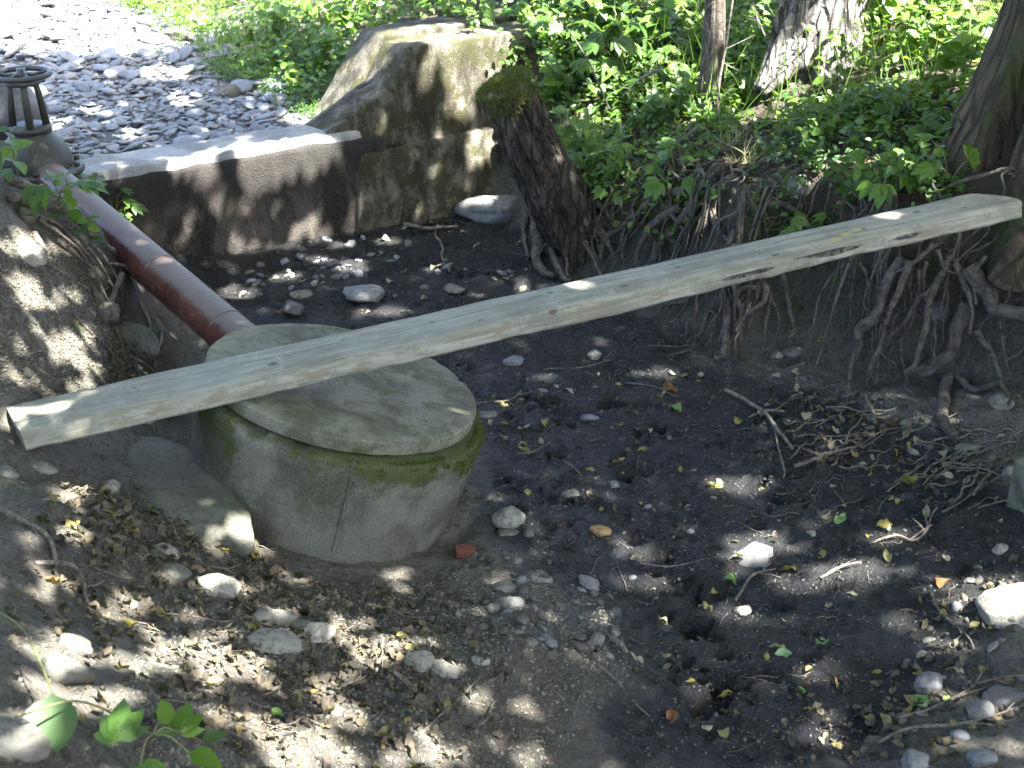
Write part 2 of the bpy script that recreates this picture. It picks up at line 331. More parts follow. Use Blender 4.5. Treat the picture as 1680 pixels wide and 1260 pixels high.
BANKPOLY = np.vstack([EDGE, [(80, -3), (80, 90), (-9, 90)]])
MUDPX = [(250,440),(480,395),(740,330),(850,352),(960,450),(1180,580),(1400,650),(1560,740),(1680,860),(1720,1000),(1640,1170),(1400,1290),(960,1290),(1020,1090),(900,985),(770,900),(780,720),(560,560),(350,560)]
MUDPOLY = np.array([at(u, v, 0)[:2] for u, v in MUDPX])
PRINTS = [(862,648,.06),(908,662,.07),(940,690,.08),(1000,656,.06),(905,748,.06),(1032,770,.06),(1085,700,.08),(1110,935,.07),(1150,1035,.08),(1125,1010,.09),(842,792,.06),(955,830,.09),(1272,785,.05),(1230,720,.08),(1190,1090,.1),(1120,1085,.08),(760,590,.05),(1150,960,.07),(1050,870,.06),(1290,820,.07),(1190,1150,.1),(780,380,.06),(760,450,.05),(820,455,.05),(1255,690,.07),(700,380,.05)]
_r = np.random.default_rng(77); PRW = []
for u_, v_, r_ in PRINTS:
    for k_ in range(5): PRW.append((at(u_, v_, 0)[:2]+_r.normal(0, r_*.62, 2)*[1.1, .8], r_*_r.uniform(.25, .6), _r.uniform(.6, 1.3)))
for k_ in range(90): PRW.append((at(_r.uniform(800, 1450), _r.uniform(600, 1240), 0)[:2], _r.uniform(.012, .04), _r.uniform(.2, .8)))
def land(x, y):
    x = np.asarray(x, float); y = np.asarray(y, float)
    far = sstep((np.hypot(x, y-5)-6.5)/5)
    low = np.clip(tps_eval(LOWFIT, x, y), -.15, 1.6); low = low*(1-far)+far*1.15
    wd = (x-W0[0])*WM[0]+(y-W0[1])*WM[1]; ws = (x-W0[0])*WT[0]+(y-W0[1])*WT[1]
    bx = np.where(ws < -.15, .55, .1); upm = sstep((wd-.1-np.where(ws < -.15, 0, 0))/bx)
    up = .55+.03*n2(x, y, .8, 5)+.012*np.clip(y-9, 0, 30)
    z = low*(1-upm)+up*upm
    high = np.clip(tps_eval(HIGHFIT, x, y), .3, 2.2); fh = sstep((np.hypot(x-1, y-7)-8)/8); high = high*(1-fh)+1.5*fh
    d = poly_dist(x, y, EDGE)*np.where(in_poly(x, y, BANKPOLY), 1, -1)
    d = d+.07*n2(x, y, 2.6, 9, 3)
    w = np.where(wd > .2, 1.1, .3+.25*sstep((1.2-x)/1.5)); bm = sstep(d/w)
    z = z*(1-bm)+np.maximum(high, z)*bm
    z = z+bm*(.07*n2(x, y, 3, 21)+.02*n2(x, y, 14, 22))
    md = poly_dist(x, y, np.vstack([MUDPOLY, MUDPOLY[:1]]))*np.where(in_poly(x, y, MUDPOLY), 1, -1)
    mud = sstep((md+.2+.12*n2(x, y, 3, 47, 3))/.5)*(1-bm)*(1-upm)
    rough = (1-mud)*(1-upm)*(1-bm)
    z = z+rough*(.06*n2(x, y, 2.2, 31)+.032*n2(x, y, 9, 32, 4)+.02*n2(x, y, 22, 33, 3))
    z = z+mud*(.016*n2(x, y, 2.5, 41)+.012*n2(x, y, 11, 42, 4)-.02*sstep((n2(x, y, 7, 43, 3)-.2)/.3)+.013*n2(x, y, 26, 44, 3))
    MN = .6+n2(x, y, 20, 52, 2); WN = n2(x, y, 13, 51, 3)
    tr = sstep((n2(x, y, 1.7, 57, 3)+.05)/.35)*mud; z = z+tr*(.014*n2(x, y, 17, 58, 3)+.016*n2(x, y, 8, 59, 2))
    for (p, r, dpt) in PRW:
        q = np.hypot(x-p[0], (y-p[1])*1.1)*np.clip(1+1.3*WN, .4, 2)/r
        z = z+np.where(q < 2.2, -.032*dpt*np.clip(1-q*q, 0, 1)+.011*dpt*np.exp(-((q-1.25)/.35)**2)*MN, 0)
    return z, mud, bm, upm
def axis(lo, a, b, hi, step):
    c = list(np.arange(a, b, step)); s = step; p = a
    while p > lo: s *= 1.14; p -= s; c.insert(0, p)
    s = step; p = c[-1]
    while p < hi: s *= 1.14; p += s; c.append(p)
    return np.array(c)
GX = axis(-70, -3.2, 3.2, 70, .02); GY = axis(-50, 1.5, 8.6, 90, .02)
XX, YY = np.meshgrid(GX, GY); GZ, GMUD, GBANK, GUP = land(XX, YY)
def gz(x, y):
    x = np.asarray(x, float); y = np.asarray(y, float)
    i = np.clip(np.searchsorted(GX, x)-1, 0, len(GX)-2); j = np.clip(np.searchsorted(GY, y)-1, 0, len(GY)-2)
    fx = (x-GX[i])/(GX[i+1]-GX[i]); fy = (y-GY[j])/(GY[j+1]-GY[j])
    return GZ[j, i]*(1-fx)*(1-fy)+GZ[j, i+1]*fx*(1-fy)+GZ[j+1, i]*(1-fx)*fy+GZ[j+1, i+1]*fx*fy
def look(A, x, y):
    i = np.clip(np.searchsorted(GX, x)-1, 0, len(GX)-2); j = np.clip(np.searchsorted(GY, y)-1, 0, len(GY)-2); return A[j, i]
def gn(x, y, e=.04):
    dx = (gz(x+e, y)-gz(x-e, y))/(2*e); dy = (gz(x, y+e)-gz(x, y-e))/(2*e)
    n = np.stack([-dx, -dy, np.ones_like(dx)], -1); return n/np.linalg.norm(n, axis=-1, keepdims=True)
def hit(u, v):                                       # where the sight line meets the ground
    u = np.atleast_1d(np.asarray(u, float)); v = np.atleast_1d(np.asarray(v, float)); d = ray(u, v); d = d/np.linalg.norm(d, axis=-1, keepdims=True)
    t = np.full(len(u), 1.2); done = np.zeros(len(u), bool)
    for k in range(900):
        p = CAMP+d*t[:, None]; below = p[:, 2] < gz(p[:, 0], p[:, 1]); done |= below
        if done.all(): break
        t = np.where(done, t, t+.018)
    return CAMP+d*t[:, None]
def hit1(u, v): return hit(u, v)[0]

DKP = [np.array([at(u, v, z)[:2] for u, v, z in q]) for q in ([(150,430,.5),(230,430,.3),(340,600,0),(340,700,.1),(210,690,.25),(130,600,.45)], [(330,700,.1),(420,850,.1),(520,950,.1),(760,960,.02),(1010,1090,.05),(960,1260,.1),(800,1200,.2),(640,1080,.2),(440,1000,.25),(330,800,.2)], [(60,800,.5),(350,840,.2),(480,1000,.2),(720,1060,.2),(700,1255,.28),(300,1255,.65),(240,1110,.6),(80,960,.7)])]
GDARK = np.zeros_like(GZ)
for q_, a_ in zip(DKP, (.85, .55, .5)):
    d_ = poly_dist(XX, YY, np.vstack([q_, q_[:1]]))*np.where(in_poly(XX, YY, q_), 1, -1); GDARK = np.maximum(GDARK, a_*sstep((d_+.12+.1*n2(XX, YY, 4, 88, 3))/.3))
def split_ground():
    ny, nx = XX.shape; idx = np.arange(nx*ny).reshape(ny, nx)
    F = np.stack([idx[:-1, :-1], idx[:-1, 1:], idx[1:, 1:], idx[1:, :-1]], -1).reshape(-1, 4)
    V = np.stack([XX, YY, GZ], -1).reshape(-1, 3)
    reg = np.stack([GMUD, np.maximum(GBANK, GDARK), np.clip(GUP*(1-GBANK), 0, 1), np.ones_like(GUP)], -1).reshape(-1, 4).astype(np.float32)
    fm = GMUD[:-1, :-1].ravel(); fb = GBANK[:-1, :-1].ravel(); fu = GUP[:-1, :-1].ravel()
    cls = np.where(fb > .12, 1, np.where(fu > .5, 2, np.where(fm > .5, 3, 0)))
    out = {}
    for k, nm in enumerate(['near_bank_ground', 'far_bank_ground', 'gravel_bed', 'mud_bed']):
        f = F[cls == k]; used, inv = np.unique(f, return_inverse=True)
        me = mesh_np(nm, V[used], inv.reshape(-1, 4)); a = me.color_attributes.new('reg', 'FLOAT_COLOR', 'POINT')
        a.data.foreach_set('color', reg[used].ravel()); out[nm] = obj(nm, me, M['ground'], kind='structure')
    return out
G = split_ground()
print('GROUND', XX.shape)
# ------------------------------------------------------------------ base shapes
def ico(sub):
    bm = bmesh.new(); bmesh.ops.create_icosphere(bm, subdivisions=sub, radius=1); bm.verts.ensure_lookup_table()
    V = np.array([v.co[:] for v in bm.verts]); F = np.array([[v.index for v in f.verts] for f in bm.faces]); bm.free(); return V, F
ICO = {k: ico(k) for k in (1, 2, 3, 4)}
def rock_geo(seed, sub=3, dims=(1, 1, .5), ang=.5, rough=.18):
    r = np.random.default_rng(seed); V, F = ICO[sub]; V = V.copy()
    V = V*(1+rough*1.4*fbm(V*1.1+seed*3.1, seed, 3)[:, None])
    for k in range(int(3+9*ang)):
        n = r.normal(size=3); n /= np.linalg.norm(n); d = r.uniform(.62, .92); V = V-n*np.maximum(0, V@n-d)[:, None]*.92
    V = V*(1+rough*.45*fbm(V*4+seed, seed+5, 4, .6)[:, None])
    return V*np.array(dims), F
def leaf_geo(width=.42, fold=.25, curl=.25, shape='ovate', rows=4):
    """one leaf of unit length along +Y, base at the origin, folded on its midrib"""
    ts = np.linspace(0, 1, rows+2); V = [(0, 0, 0)]
    for t in ts[1:-1]:
        if shape == 'ovate': w = width*math.sin(math.pi*t**.75)**.9
        elif shape == 'heart': w = width*(math.sin(math.pi*(t*.88+.12)**.8))**.75
        else: w = width*math.sin(math.pi*t)**.8
        z = -curl*t*t
        V += [(-w, t-(.12 if shape == 'heart' and t < .3 else 0), z+fold*w), (0, t, z), (w, t-(.12 if shape == 'heart' and t < .3 else 0), z+fold*w*.9)]
    V.append((0, 1, -curl)); F = [(0, 2, 1), (0, 3, 2)]
    for k in range(rows-1):
        a = 1+3*k; b = a+3
        F += [(a, a+1, b+1), (a, b+1, b), (a+1, a+2, b+2), (a+1, b+2, b+1)]
    a = 1+3*(rows-1); n = len(V)-1; F += [(a, a+1, n), (a+1, a+2, n)]
    return np.array(V, float), np.array(F)
LEAF = leaf_geo(.3, .25, .22, rows=3); LEAF_W = leaf_geo(.38, .22, .25, rows=3); LEAF_S = (np.array([(0, 0, 0), (-.3, .45, .06), (0, 1, -.1), (.3, .45, .06), (0, .5, 0)], float), np.array([(0, 4, 1), (1, 4, 2), (0, 3, 4), (4, 3, 2)]))
def dry_leaf(seed):
    r = np.random.default_rng(seed); V, F = leaf_geo(r.uniform(.22, .36), r.uniform(-.2, .9), r.uniform(-.6, .6), rows=5)
    V = V-np.array([0, .5, 0]); V[:, 2] += .2*noise3(V*5+seed, seed)+r.uniform(-.8, .9)*V[:, 0]*V[:, 1]+r.uniform(-1.2, 1.6)*V[:, 0]**2; V[:, 0] += .05*noise3(V*7+seed, seed+3); V[:, 1] += .05*noise3(V*7+seed, seed+4); return V, F
DRY = [dry_leaf(k) for k in range(14)]
def world_poly(px, z=None): return np.array([hit1(u, v)[:2] for u, v in px])
def sample_poly(poly, n, rng=RNG):
    lo = poly.min(0); hi = poly.max(0); out = np.zeros((0, 2))
    while len(out) < n:
        p = rng.uniform(lo, hi, (max(64, 2*n), 2)); out = np.vstack([out, p[in_poly(p[:, 0], p[:, 1], poly)]])
    return out[:n]
def bez_box(c0, c1):                                  # axis box from corners, 8 verts, quads
    x0, y0, z0 = c0; x1, y1, z1 = c1
    V = np.array([(x0,y0,z0),(x1,y0,z0),(x1,y1,z0),(x0,y1,z0),(x0,y0,z1),(x1,y0,z1),(x1,y1,z1),(x0,y1,z1)], float)
    return V, np.array([(0,3,2,1),(4,5,6,7),(0,1,5,4),(1,2,6,5),(2,3,7,6),(3,0,4,7)])
def hexa(bot, top, cuts=24, disp=.012, seed=0, nsc=5, bevel=.02, chip=.0):
    """eight-corner block (bottom ring, top ring, both counter-clockwise) bevelled, subdivided and roughened"""
    bm = bmesh.new(); vs = [bm.verts.new(p) for p in list(bot)+list(top)]
    for f in [(3,2,1,0),(4,5,6,7),(0,1,5,4),(1,2,6,5),(2,3,7,6),(3,0,4,7)]: bm.faces.new([vs[i] for i in f])
    if bevel: bmesh.ops.bevel(bm, geom=bm.edges[:], offset=bevel, segments=2, affect='EDGES', profile=.6)
    L = .05
    for it in range(6):
        es = [e for e in bm.edges if e.calc_length() > L*1.6]
        if not es: break
        bmesh.ops.subdivide_edges(bm, edges=es, cuts=1, use_grid_fill=True)
        if len(bm.verts) > 30000: break
    bmesh.ops.triangulate(bm, faces=bm.faces[:]); bm.normal_update()
    V = np.array([v.co[:] for v in bm.verts]); Nn = np.array([v.normal[:] for v in bm.verts]); F = np.array([[v.index for v in f.verts] for f in bm.faces]) if False else None
    bm.verts.index_update(); F = np.array([[v.index for v in f.verts] for f in bm.faces]); bm.free()
    d = disp*fbm(V*nsc, seed, 4)+disp*.5*fbm(V*nsc*5, seed+3, 3)
    if chip: d = d-chip*sstep((fbm(V*3.2, seed+9, 3)-.25)/.25)
    return V+Nn*d[:, None], F

# ------------------------------------------------------------------ weir and abutment
weir = obj('concrete_weir', None); tag(weir, 'long dark concrete weir wall across the dry stream bed', 'weir'); weir.location = wpt(.9, .15, 0)
def put(name, V, F, mat, root, smooth=True, **k):
    V = np.asarray(V, float)-np.array(root.location) if root is not None else V
    mb = MB().add(V, F); return obj(name, mb.mesh(name, smooth), mat, root, **k)
V, F = hexa([wpt(-.25, -.09, -.3), wpt(1.95, -.09, -.3), wpt(1.95, .36, -.3), wpt(-.25, .36, -.3)], [wpt(-.25, 0, .6), wpt(1.95, 0, .6), wpt(1.95, .36, .6), wpt(-.25, .36, .6)], disp=.016, seed=3, bevel=.025, chip=.012)
put('wall', V, F, M['weir'], weir)
V, F = hexa([wpt(-.22, .012, .575), wpt(1.8, .012, .575), wpt(1.8, .35, .575), wpt(-.22, .35, .575)], [wpt(-.22, .03, .645), wpt(1.8, .03, .65), wpt(1.8, .345, .655), wpt(-.22, .345, .65)], disp=.012, seed=8, nsc=7, bevel=.015, chip=.01)
put('crest', V, F, M['weirtop'], weir)
abut = obj('weir_abutment', None); tag(abut, 'tall mossy concrete abutment with a stop-board slot at the end of the weir', 'abutment'); abut.location = wpt(2.5, .3, 0)
V, F = hexa([wpt(1.62, -.16, -.3), wpt(3.4, -.16, -.3), wpt(3.4, .5, -.3), wpt(1.62, .5, -.3)], [wpt(1.76, -.03, .5), wpt(3.4, -.03, .55), wpt(3.4, .5, .55), wpt(1.76, .5, .5)], disp=.012, seed=13, bevel=.03, chip=.006)
put('footing', V, F, M['abut'], abut)
V, F = hexa([wpt(1.74, .03, .45), wpt(3.4, .03, .45), wpt(3.4, .37, .45), wpt(1.72, .37, .45)], [wpt(2.2, .1, 1.1), wpt(3.4, .1, 1.12), wpt(3.4, .37, 1.13), wpt(2.15, .37, 1.1)], disp=.008, seed=23, bevel=.015, chip=.008)
put('front_block', V, F, M['abut'], abut)
V, F = hexa([wpt(1.5, .015, .5), wpt(2.1, .015, .5), wpt(2.1, .36, .5), wpt(1.5, .36, .5)], [wpt(1.5, .03, .63), wpt(2.1, .06, .93), wpt(2.1, .36, .93), wpt(1.5, .345, .63)], disp=.012, seed=43, bevel=.03, chip=.01)
put('sloped_fillet', V, F, M['abut'], abut)
V, F = hexa([wpt(1.6, .435, .3), wpt(3.4, .44, .3), wpt(3.4, .82, .3), wpt(1.6, .82, .3)], [wpt(2.16, .435, 1.12), wpt(3.4, .44, 1.15), wpt(3.4, .74, 1.15), wpt(2.18, .74, 1.12)], disp=.008, seed=33, bevel=.015, chip=.008)
put('back_block', V, F, M['abut'], abut)
V, F = hexa([wpt(1.95, .355, .3), wpt(3.4, .355, .3), wpt(3.4, .45, .3), wpt(1.95, .45, .3)], [wpt(2.42, .355, 1.08), wpt(3.4, .355, 1.08), wpt(3.4, .45, 1.08), wpt(2.42, .45, 1.08)], disp=.003, seed=34, bevel=.0)
put('slot_backing', V, F, M['abut'], abut)

# ------------------------------------------------------------------ leaning concrete ring with lid
LC = np.array([-.661, 4.371, .55]); LN = np.array([.26, .08, 1.]); LN /= np.linalg.norm(LN)
lx = np.cross([0, 1, 0], LN); lx /= np.linalg.norm(lx); ly = np.cross(LN, lx); LM = np.stack([lx, ly, LN], 1)
def revolve(prof, sides=96, disp=.004, seed=0, nsc=9):
    prof = np.array(prof, float); th = np.linspace(0, 2*math.pi, sides, endpoint=False)
    V = np.stack([prof[:, 0][:, None]*np.cos(th), prof[:, 0][:, None]*np.sin(th), np.repeat(prof[:, 1][:, None], sides, 1)], -1)
    n = len(prof); i = np.arange(n-1)[:, None]*sides; j = np.arange(sides)[None]; jn = (j+1) % sides
    F = np.stack([i+j, i+jn, i+sides+jn, i+sides+j], -1).reshape(-1, 4); V = V.reshape(-1, 3)
    d = disp*fbm(V*nsc, seed, 4); V = V+d[:, None]*V/np.maximum(.05, np.linalg.norm(V, axis=1))[:, None]
    return V, F
ring = obj('concrete_well_ring', None); tag(ring, 'leaning round concrete well chamber standing in the dry stream', 'well'); ring.matrix_world = Matrix.Translation(LC.tolist()) @ Matrix(LM.tolist()).to_4x4()
BO = .012                                            # the body sits a little off the lid's centre
prof = [(.0, -.11), (.44, -.11), (.455, -.066), (.5, -.064), (.55, -.066), (.568, -.074), (.574, -.09)]+[(.576-.085*t, -.09-.91*t) for t in np.linspace(.02, 1, 36)]
V, F = revolve(prof, 128, .008, 4, 6); 
chip = sstep((noise3(V*5+3, 8)-.35)/.2)*((V[:, 2] > -.115)&(V[:, 2] < -.06)&(np.hypot(V[:, 0], V[:, 1]) > .5)); V[:, 2] -= .02*chip
V = V+np.array([BO, -.014, 0]); me = mesh_np('body', V, F)
mz = V[:, 2]; ang = np.arctan2(V[:, 1], V[:, 0])
mossv = np.clip(1-(-.08-mz)/(.05+.16*np.clip(np.cos(ang+.35), 0, 1)**2+.05*noise3(V*9, 5)), 0, 1)*(.12+.88*np.clip(np.cos(ang+.5)*1.3, 0, 1))*(.75+.6*fbm(V*8, 91, 3))
mossv = np.maximum(mossv, .62*sstep((fbm(V*3.4, 77, 3)+.15)/.4)*np.clip(1.15-(-mz-.1)/.33, 0, 1))
a = me.color_attributes.new('moss', 'FLOAT_COLOR', 'POINT'); a.data.foreach_set('color', np.repeat(mossv[:, None], 4, 1).astype(np.float32).ravel())
body = obj('body', me, M['ring'], ring)
V, F = revolve([(0, -.005), (.2, -.004), (.4, -.002), (.5, -.001), (.531, -.001), (.538, -.007), (.5385, -.025), (.537, -.042), (.534, -.054), (.523, -.058), (.3, -.058), (0, -.058)], 128, .007, 14, 7)
rim_ = np.hypot(V[:, 0], V[:, 1]) > .53; cp_ = sstep((fbm(V*7+4, 15, 3)-.18)/.2)*rim_; V[:, :2] *= (1-.022*cp_)[:, None]; V[:, 2] += .006*fbm(V*6, 5, 3)*(V[:, 2] > -.02)-.006*cp_*(V[:, 2] > -.012); lm_ = mesh_np('lid', V, F[:, ::-1]); lm_.set_sharp_from_angle(angle=math.radians(28)); obj('lid', lm_, M['lid'], ring)
# cast seam running down the front of the body
sa = []
for (u, v) in [(581, 757), (572, 800), (561, 845), (546, 905)]:
    d = ray(u, v); o_ = LM.T@(CAMP-LC)-np.array([BO, -.014, 0]); dl = LM.T@d; A_ = dl[0]**2+dl[1]**2; B_ = o_[0]*dl[0]+o_[1]*dl[1]; C_ = o_[0]**2+o_[1]**2-.545**2
    t = (-B_-math.sqrt(max(0, B_*B_-A_*C_)))/A_
    for it in range(6):
        rr_ = .578-.085*min(1, max(0, (-.1-(o_+dl*t)[2])/.9)); C_ = o_[0]**2+o_[1]**2-rr_**2; t = (-B_-math.sqrt(max(0, B_*B_-A_*C_)))/A_
    sa.append(o_+dl*t+np.array([BO, -.014, 0]))
V, F = tube(smooth_path(sa, 40), .004+.003*RNG.uniform(-1, 1, 40), 6, .5); me = MB().add(V, F).mesh('seam'); a = me.color_attributes.new('moss', 'FLOAT_COLOR', 'POINT'); a.data.foreach_set('color', np.zeros(len(me.vertices)*4, np.float32)); obj('seam', me, M['ring'], body)
# moss on the rim
rng = np.random.default_rng(5); n = 5200; th = rng.normal(-.5, .5, n); h = rng.beta(1, 3, n); rr = np.where(rng.random(n) < .45, rng.uniform(.54, .572, n), .573-.01*h); zz = np.where(rr > .5725-.011, -.082-.15*h*np.clip(np.cos(th+.25), .15, 1), -.067)
keep = noise3(np.stack([np.cos(th)*7, np.sin(th)*7, zz*18], -1), 3)+.5*noise3(np.stack([np.cos(th)*20, np.sin(th)*20, zz*40], -1), 4) > -.05; th, rr, zz = th[keep], rr[keep], zz[keep]
pos = np.stack([rr*np.cos(th)+BO, rr*np.sin(th)-.014, zz], -1); nr = np.stack([np.cos(th), np.sin(th), np.full(len(th), .5)], -1)+rng.normal(0, .35, (len(th), 3))
BL = (np.array([(-.5, 0, 0), (.5, 0, 0), (0, .1, 1.)]), np.array([(0, 1, 2)]))
mb = MB(); scatter(mb, BL[0], BL[1], pos, frames(nr, rng.uniform(0, 6.3, len(th))), np.stack([rng.uniform(.003, .006, len(th))]*2+[rng.uniform(.006, .016, len(th))], -1)); obj('moss', mb.mesh('moss', False), M['moss'], ring, kind='stuff')

# ------------------------------------------------------------------ plank bridge
PL = at(26, 703, .63); PR = at(1660, 331, .99); pd = PR-PL; plen = np.linalg.norm(pd); pd = pd/plen
pn = np.cross([0, 0, 1], pd); pn /= np.linalg.norm(pn); pu = np.cross(pd, pn)
def m_plank():
    m, nt, b = newmat('weathered_pale_timber'); N = NT(nt); co = N.coord('Object'); v = N.mapping(co, (1.0, 22, 22))
    n1 = N.noise(2.2, 7, .6, v, .6); n2_ = N.noise(2.3, 5, .6, co); n3 = N.noise(8, 6, .7, N.mapping(co, (1, 4, 4))); x = N.sepx(co)
    ck = N.noise(1.3, 5, .6, N.mapping(co, (.7, 55, 55)), .3); c = N.mix(N.step(n1, .3, .7), (.15, .14, .098), (.3, .29, .225)); c = N.mix(N.math('MULTIPLY', N.step(ck, .4, .32), .75), c, (.085, .07, .045)); c = N.mix(N.math('MULTIPLY', N.step(N.noise(26, 5, .7, co), .53, .7), .55), c, (.11, .1, .072)); c = N.mix(N.math('MULTIPLY', N.step(N.noise(4.5, 6, .7, N.mapping(co, (1, 2.5, 2.5))), .46, .62), .6), c, (.125, .122, .098)); c = N.mix(N.math('MULTIPLY', N.step(N.noise(9, 7, .75, co), .56, .66), .5), c, (.36, .35, .29)); c = N.mix(N.math('MULTIPLY', N.step(n2_, .45, .65), .5), c, (.27, .275, .225))
    c = N.mix(N.math('MULTIPLY', N.step(n3, .58, .72), .6), c, (.38, .36, .27)); c = N.mix(N.math('MULTIPLY', N.step(n1, .35, .22), .7), c, (.15, .13, .085))
    # the waney side: darker streaks and flakes
    side = N.step(x[1], -.088, -.104); c = N.mix(N.math('MULTIPLY', N.math('MULTIPLY', side, N.step(n3, .5, .6)), .75), c, (.16, .135, .085))
    for (px, py, r) in [(.92, -.02, .022), (1.55, .03, .014), (1.72, -.05, .012), (2.05, .05, .017), (2.33, -.04, .02), (2.6, .03, .014), (3.0, -.06, .02), (3.45, -.01, .016), (3.75, .04, .02), (.42, .04, .01), (2.0, -.1, .02), (1.2, .05, .008), (3.3, .06, .01), (3.95, -.02, .014)]:
        d = nt.nodes.new('ShaderNodeVectorMath'); d.operation = 'DISTANCE'; nt.links.new(N.mapping(co, (1, 1.6, .3)), d.inputs[0]); d.inputs[1].default_value = (px, py*1.6, .033*.3)
        c = N.mix(N.math('MULTIPLY', N.step(d.outputs['Value'], r*1.25, r*.6), .85), c, (.085, .06, .034))
    for (px, py, r) in [(3.36, -.03, .035), (3.29, -.045, .03), (3.42, .0, .022)]:
        d = nt.nodes.new('ShaderNodeVectorMath'); d.operation = 'DISTANCE'; nt.links.new(N.mapping(co, (1, 1.3, .3)), d.inputs[0]); d.inputs[1].default_value = (px, py*1.3, .033*.3)
        f = N.step(N.math('ADD', d.outputs['Value'], N.math('MULTIPLY', N.math('SUBTRACT', n3, .5), .12)), r, r*.7); c = N.mix(N.math('MULTIPLY', f, .8), c, (.38, .31, .1))
    nt.links.new(c, b.inputs['Base Color']); b.inputs['Roughness'].default_value = .8; nt.links.new(N.bump(N.math('ADD', n1, N.math('MULTIPLY', n3, .5)), .45, .01), b.inputs['Normal']); return m
M['plank'] = m_plank()
pw = obj('timber_plank', None); tag(pw, 'long pale weathered plank laid as a footbridge over the well lid', 'plank')
pw.matrix_world = Matrix.Translation(PL.tolist()) @ Matrix(np.stack([pd, pn, pu], 1).tolist()).to_4x4()
sec = [(.13, .027), (.122, .033), (.06, .035), (0, .0345), (-.06, .035), (-.092, .033), (-.106, .026), (-.118, .012), (-.127, -.008), (-.131, -.024), (-.123, -.034), (-.05, -.036), (.05, -.036), (.123, -.034), (.129, -.026), (.131, .0)]
nr_ = 150; Vp = []
for i, t in enumerate(np.linspace(0, 1, nr_)):
    for k, (a_, b_) in enumerate(sec):
        wav = .01*math.sin(t*9+1)+.016*float(noise3(np.array([t*14, .5, .3]), 3))+.008*float(noise3(np.array([t*60, .5, b_*30]), 13)) if a_ < -.08 else .007*float(noise3(np.array([t*10, 3.5, .3]), 4))+(.006*float(noise3(np.array([t*70, 3.5, .3]), 14)) if a_ > .1 else 0)
        wl_ = (1-.14*t)
        x = t*plen
        if t < .04: x += (1-t/.04)*(.0 - .03*(a_/.14))
        if t > .95: x -= (t-.95)/.05*(.03*max(0, (-a_-.02)/.1) + .13*max(0, (a_+.04)/.16))
        Vp.append((x, a_*wl_+wav, b_+.004*float(noise3(np.array([x*6, a_*20, b_*20]), 6))))
Vp = np.array(Vp); ns = len(sec); i = np.arange(nr_-1)[:, None]*ns; j = np.arange(ns)[None]; jn = (j+1) % ns
F = np.stack([i+j, i+ns+j, i+ns+jn, i+jn], -1).reshape(-1, 4); F3 = np.concatenate([F[:, [0, 1, 2]], F[:, [0, 2, 3]]])
c0 = Vp[:ns].mean(0); c1 = Vp[-ns:].mean(0); Vp = np.vstack([Vp, c0, c1]); q = len(Vp)-2
F3 = np.concatenate([F3, [(q, a_, (a_+1) % ns) for a_ in range(ns)], [(q+1, (nr_-1)*ns+(a_+1) % ns, (nr_-1)*ns+a_) for a_ in range(ns)]])
pm_ = mesh_np('board', Vp, F3, True)
try: pm_.set_sharp_from_angle(angle=math.radians(38))
except Exception: pass
obj('board', pm_, M['plank'], pw)
M['flake'] = m_bark('bark_flake', (.07, .062, .05), (.2, .185, .15), None, (16, 16, 16))
for k, (xa, ln_, hh) in enumerate([(3.22, .42, .04), (2.86, .2, .026), (3.6, .16, .022)]):
    V, F = rock_geo(90+k, 3, (ln_/2, .009, hh/2), .2, .5); V[:, 0] += xa; t_ = xa/plen
    wav = np.interp(xa, Vp[:-2].reshape(nr_, ns, 3)[:, 8, 0], Vp[:-2].reshape(nr_, ns, 3)[:, 8, 1]); V[:, 1] += wav+.004-.3*(V[:, 2]); obj('bark_flake', MB().add(V, F).mesh('bark_flake'), M['flake'], pw)

# ------------------------------------------------------------------ rusty red pipe and gate valve
def m_pipe():
    m, nt, b = newmat('red_primer_paint'); N = NT(nt); co = N.coord('Object'); n1 = N.noise(5, 6, .65, co); n2_ = N.noise(40, 5, .7, co); nz = N.sepx(N.geo('Normal'))[2]
    c = N.mix(N.step(n1, .35, .65), (.06, .024, .022), (.12, .05, .042)); c = N.mix(N.math('MULTIPLY', N.step(N.noise(13, 6, .7, co), .5, .62), .8), c, (.07, .04, .03)); c = N.mix(N.step(n2_, .58, .72), c, (.16, .085, .06))
    dust = N.math('MULTIPLY', N.step(N.math('ADD', nz, N.math('MULTIPLY', N.math('SUBTRACT', n1, .5), .5)), .55, .95), .8); c = N.mix(dust, c, N.mix(n2_, (.075, .056, .04), (.17, .14, .105)))
    nt.links.new(c, b.inputs['Base Color']); nt.links.new(N.mix(dust, (.2, .2, .2), (.7, .7, .7)), b.inputs['Roughness']); nt.links.new(N.bump(n2_, .12, .004), b.inputs['Normal']); b.inputs['Specular IOR Level'].default_value = .6; return m
M['pipe'] = m_pipe()
M['iron'] = m_stone('dark_green_cast_iron', [(0, (.026, .027, .02)), (1, (.032, .032, .024))], .5, .5, (.05, .048, .036), .25)
M['wheel'] = m_stone('dull_steel_handwheel', [(0, (.032, .035, .036)), (1, (.04, .043, .043))], .45, .5, (.05, .05, .05), .2)
pA = aty(88, 300, 6.3); pB = LC+LM@np.array([0, 0, -.22]); pB[2] = .36; pe = pA+(pB-pA)*.82
pipe = obj('steel_pipe', None, loc=(pA+pe)/2); tag(pipe, 'red-brown painted steel pipe running from the valve into the well chamber', 'pipe')
V, F = tube(smooth_path([pA-(pe-pA)*.12, pA, pe], 60), .098, 40); put('barrel', V, F, M['pipe'], pipe)
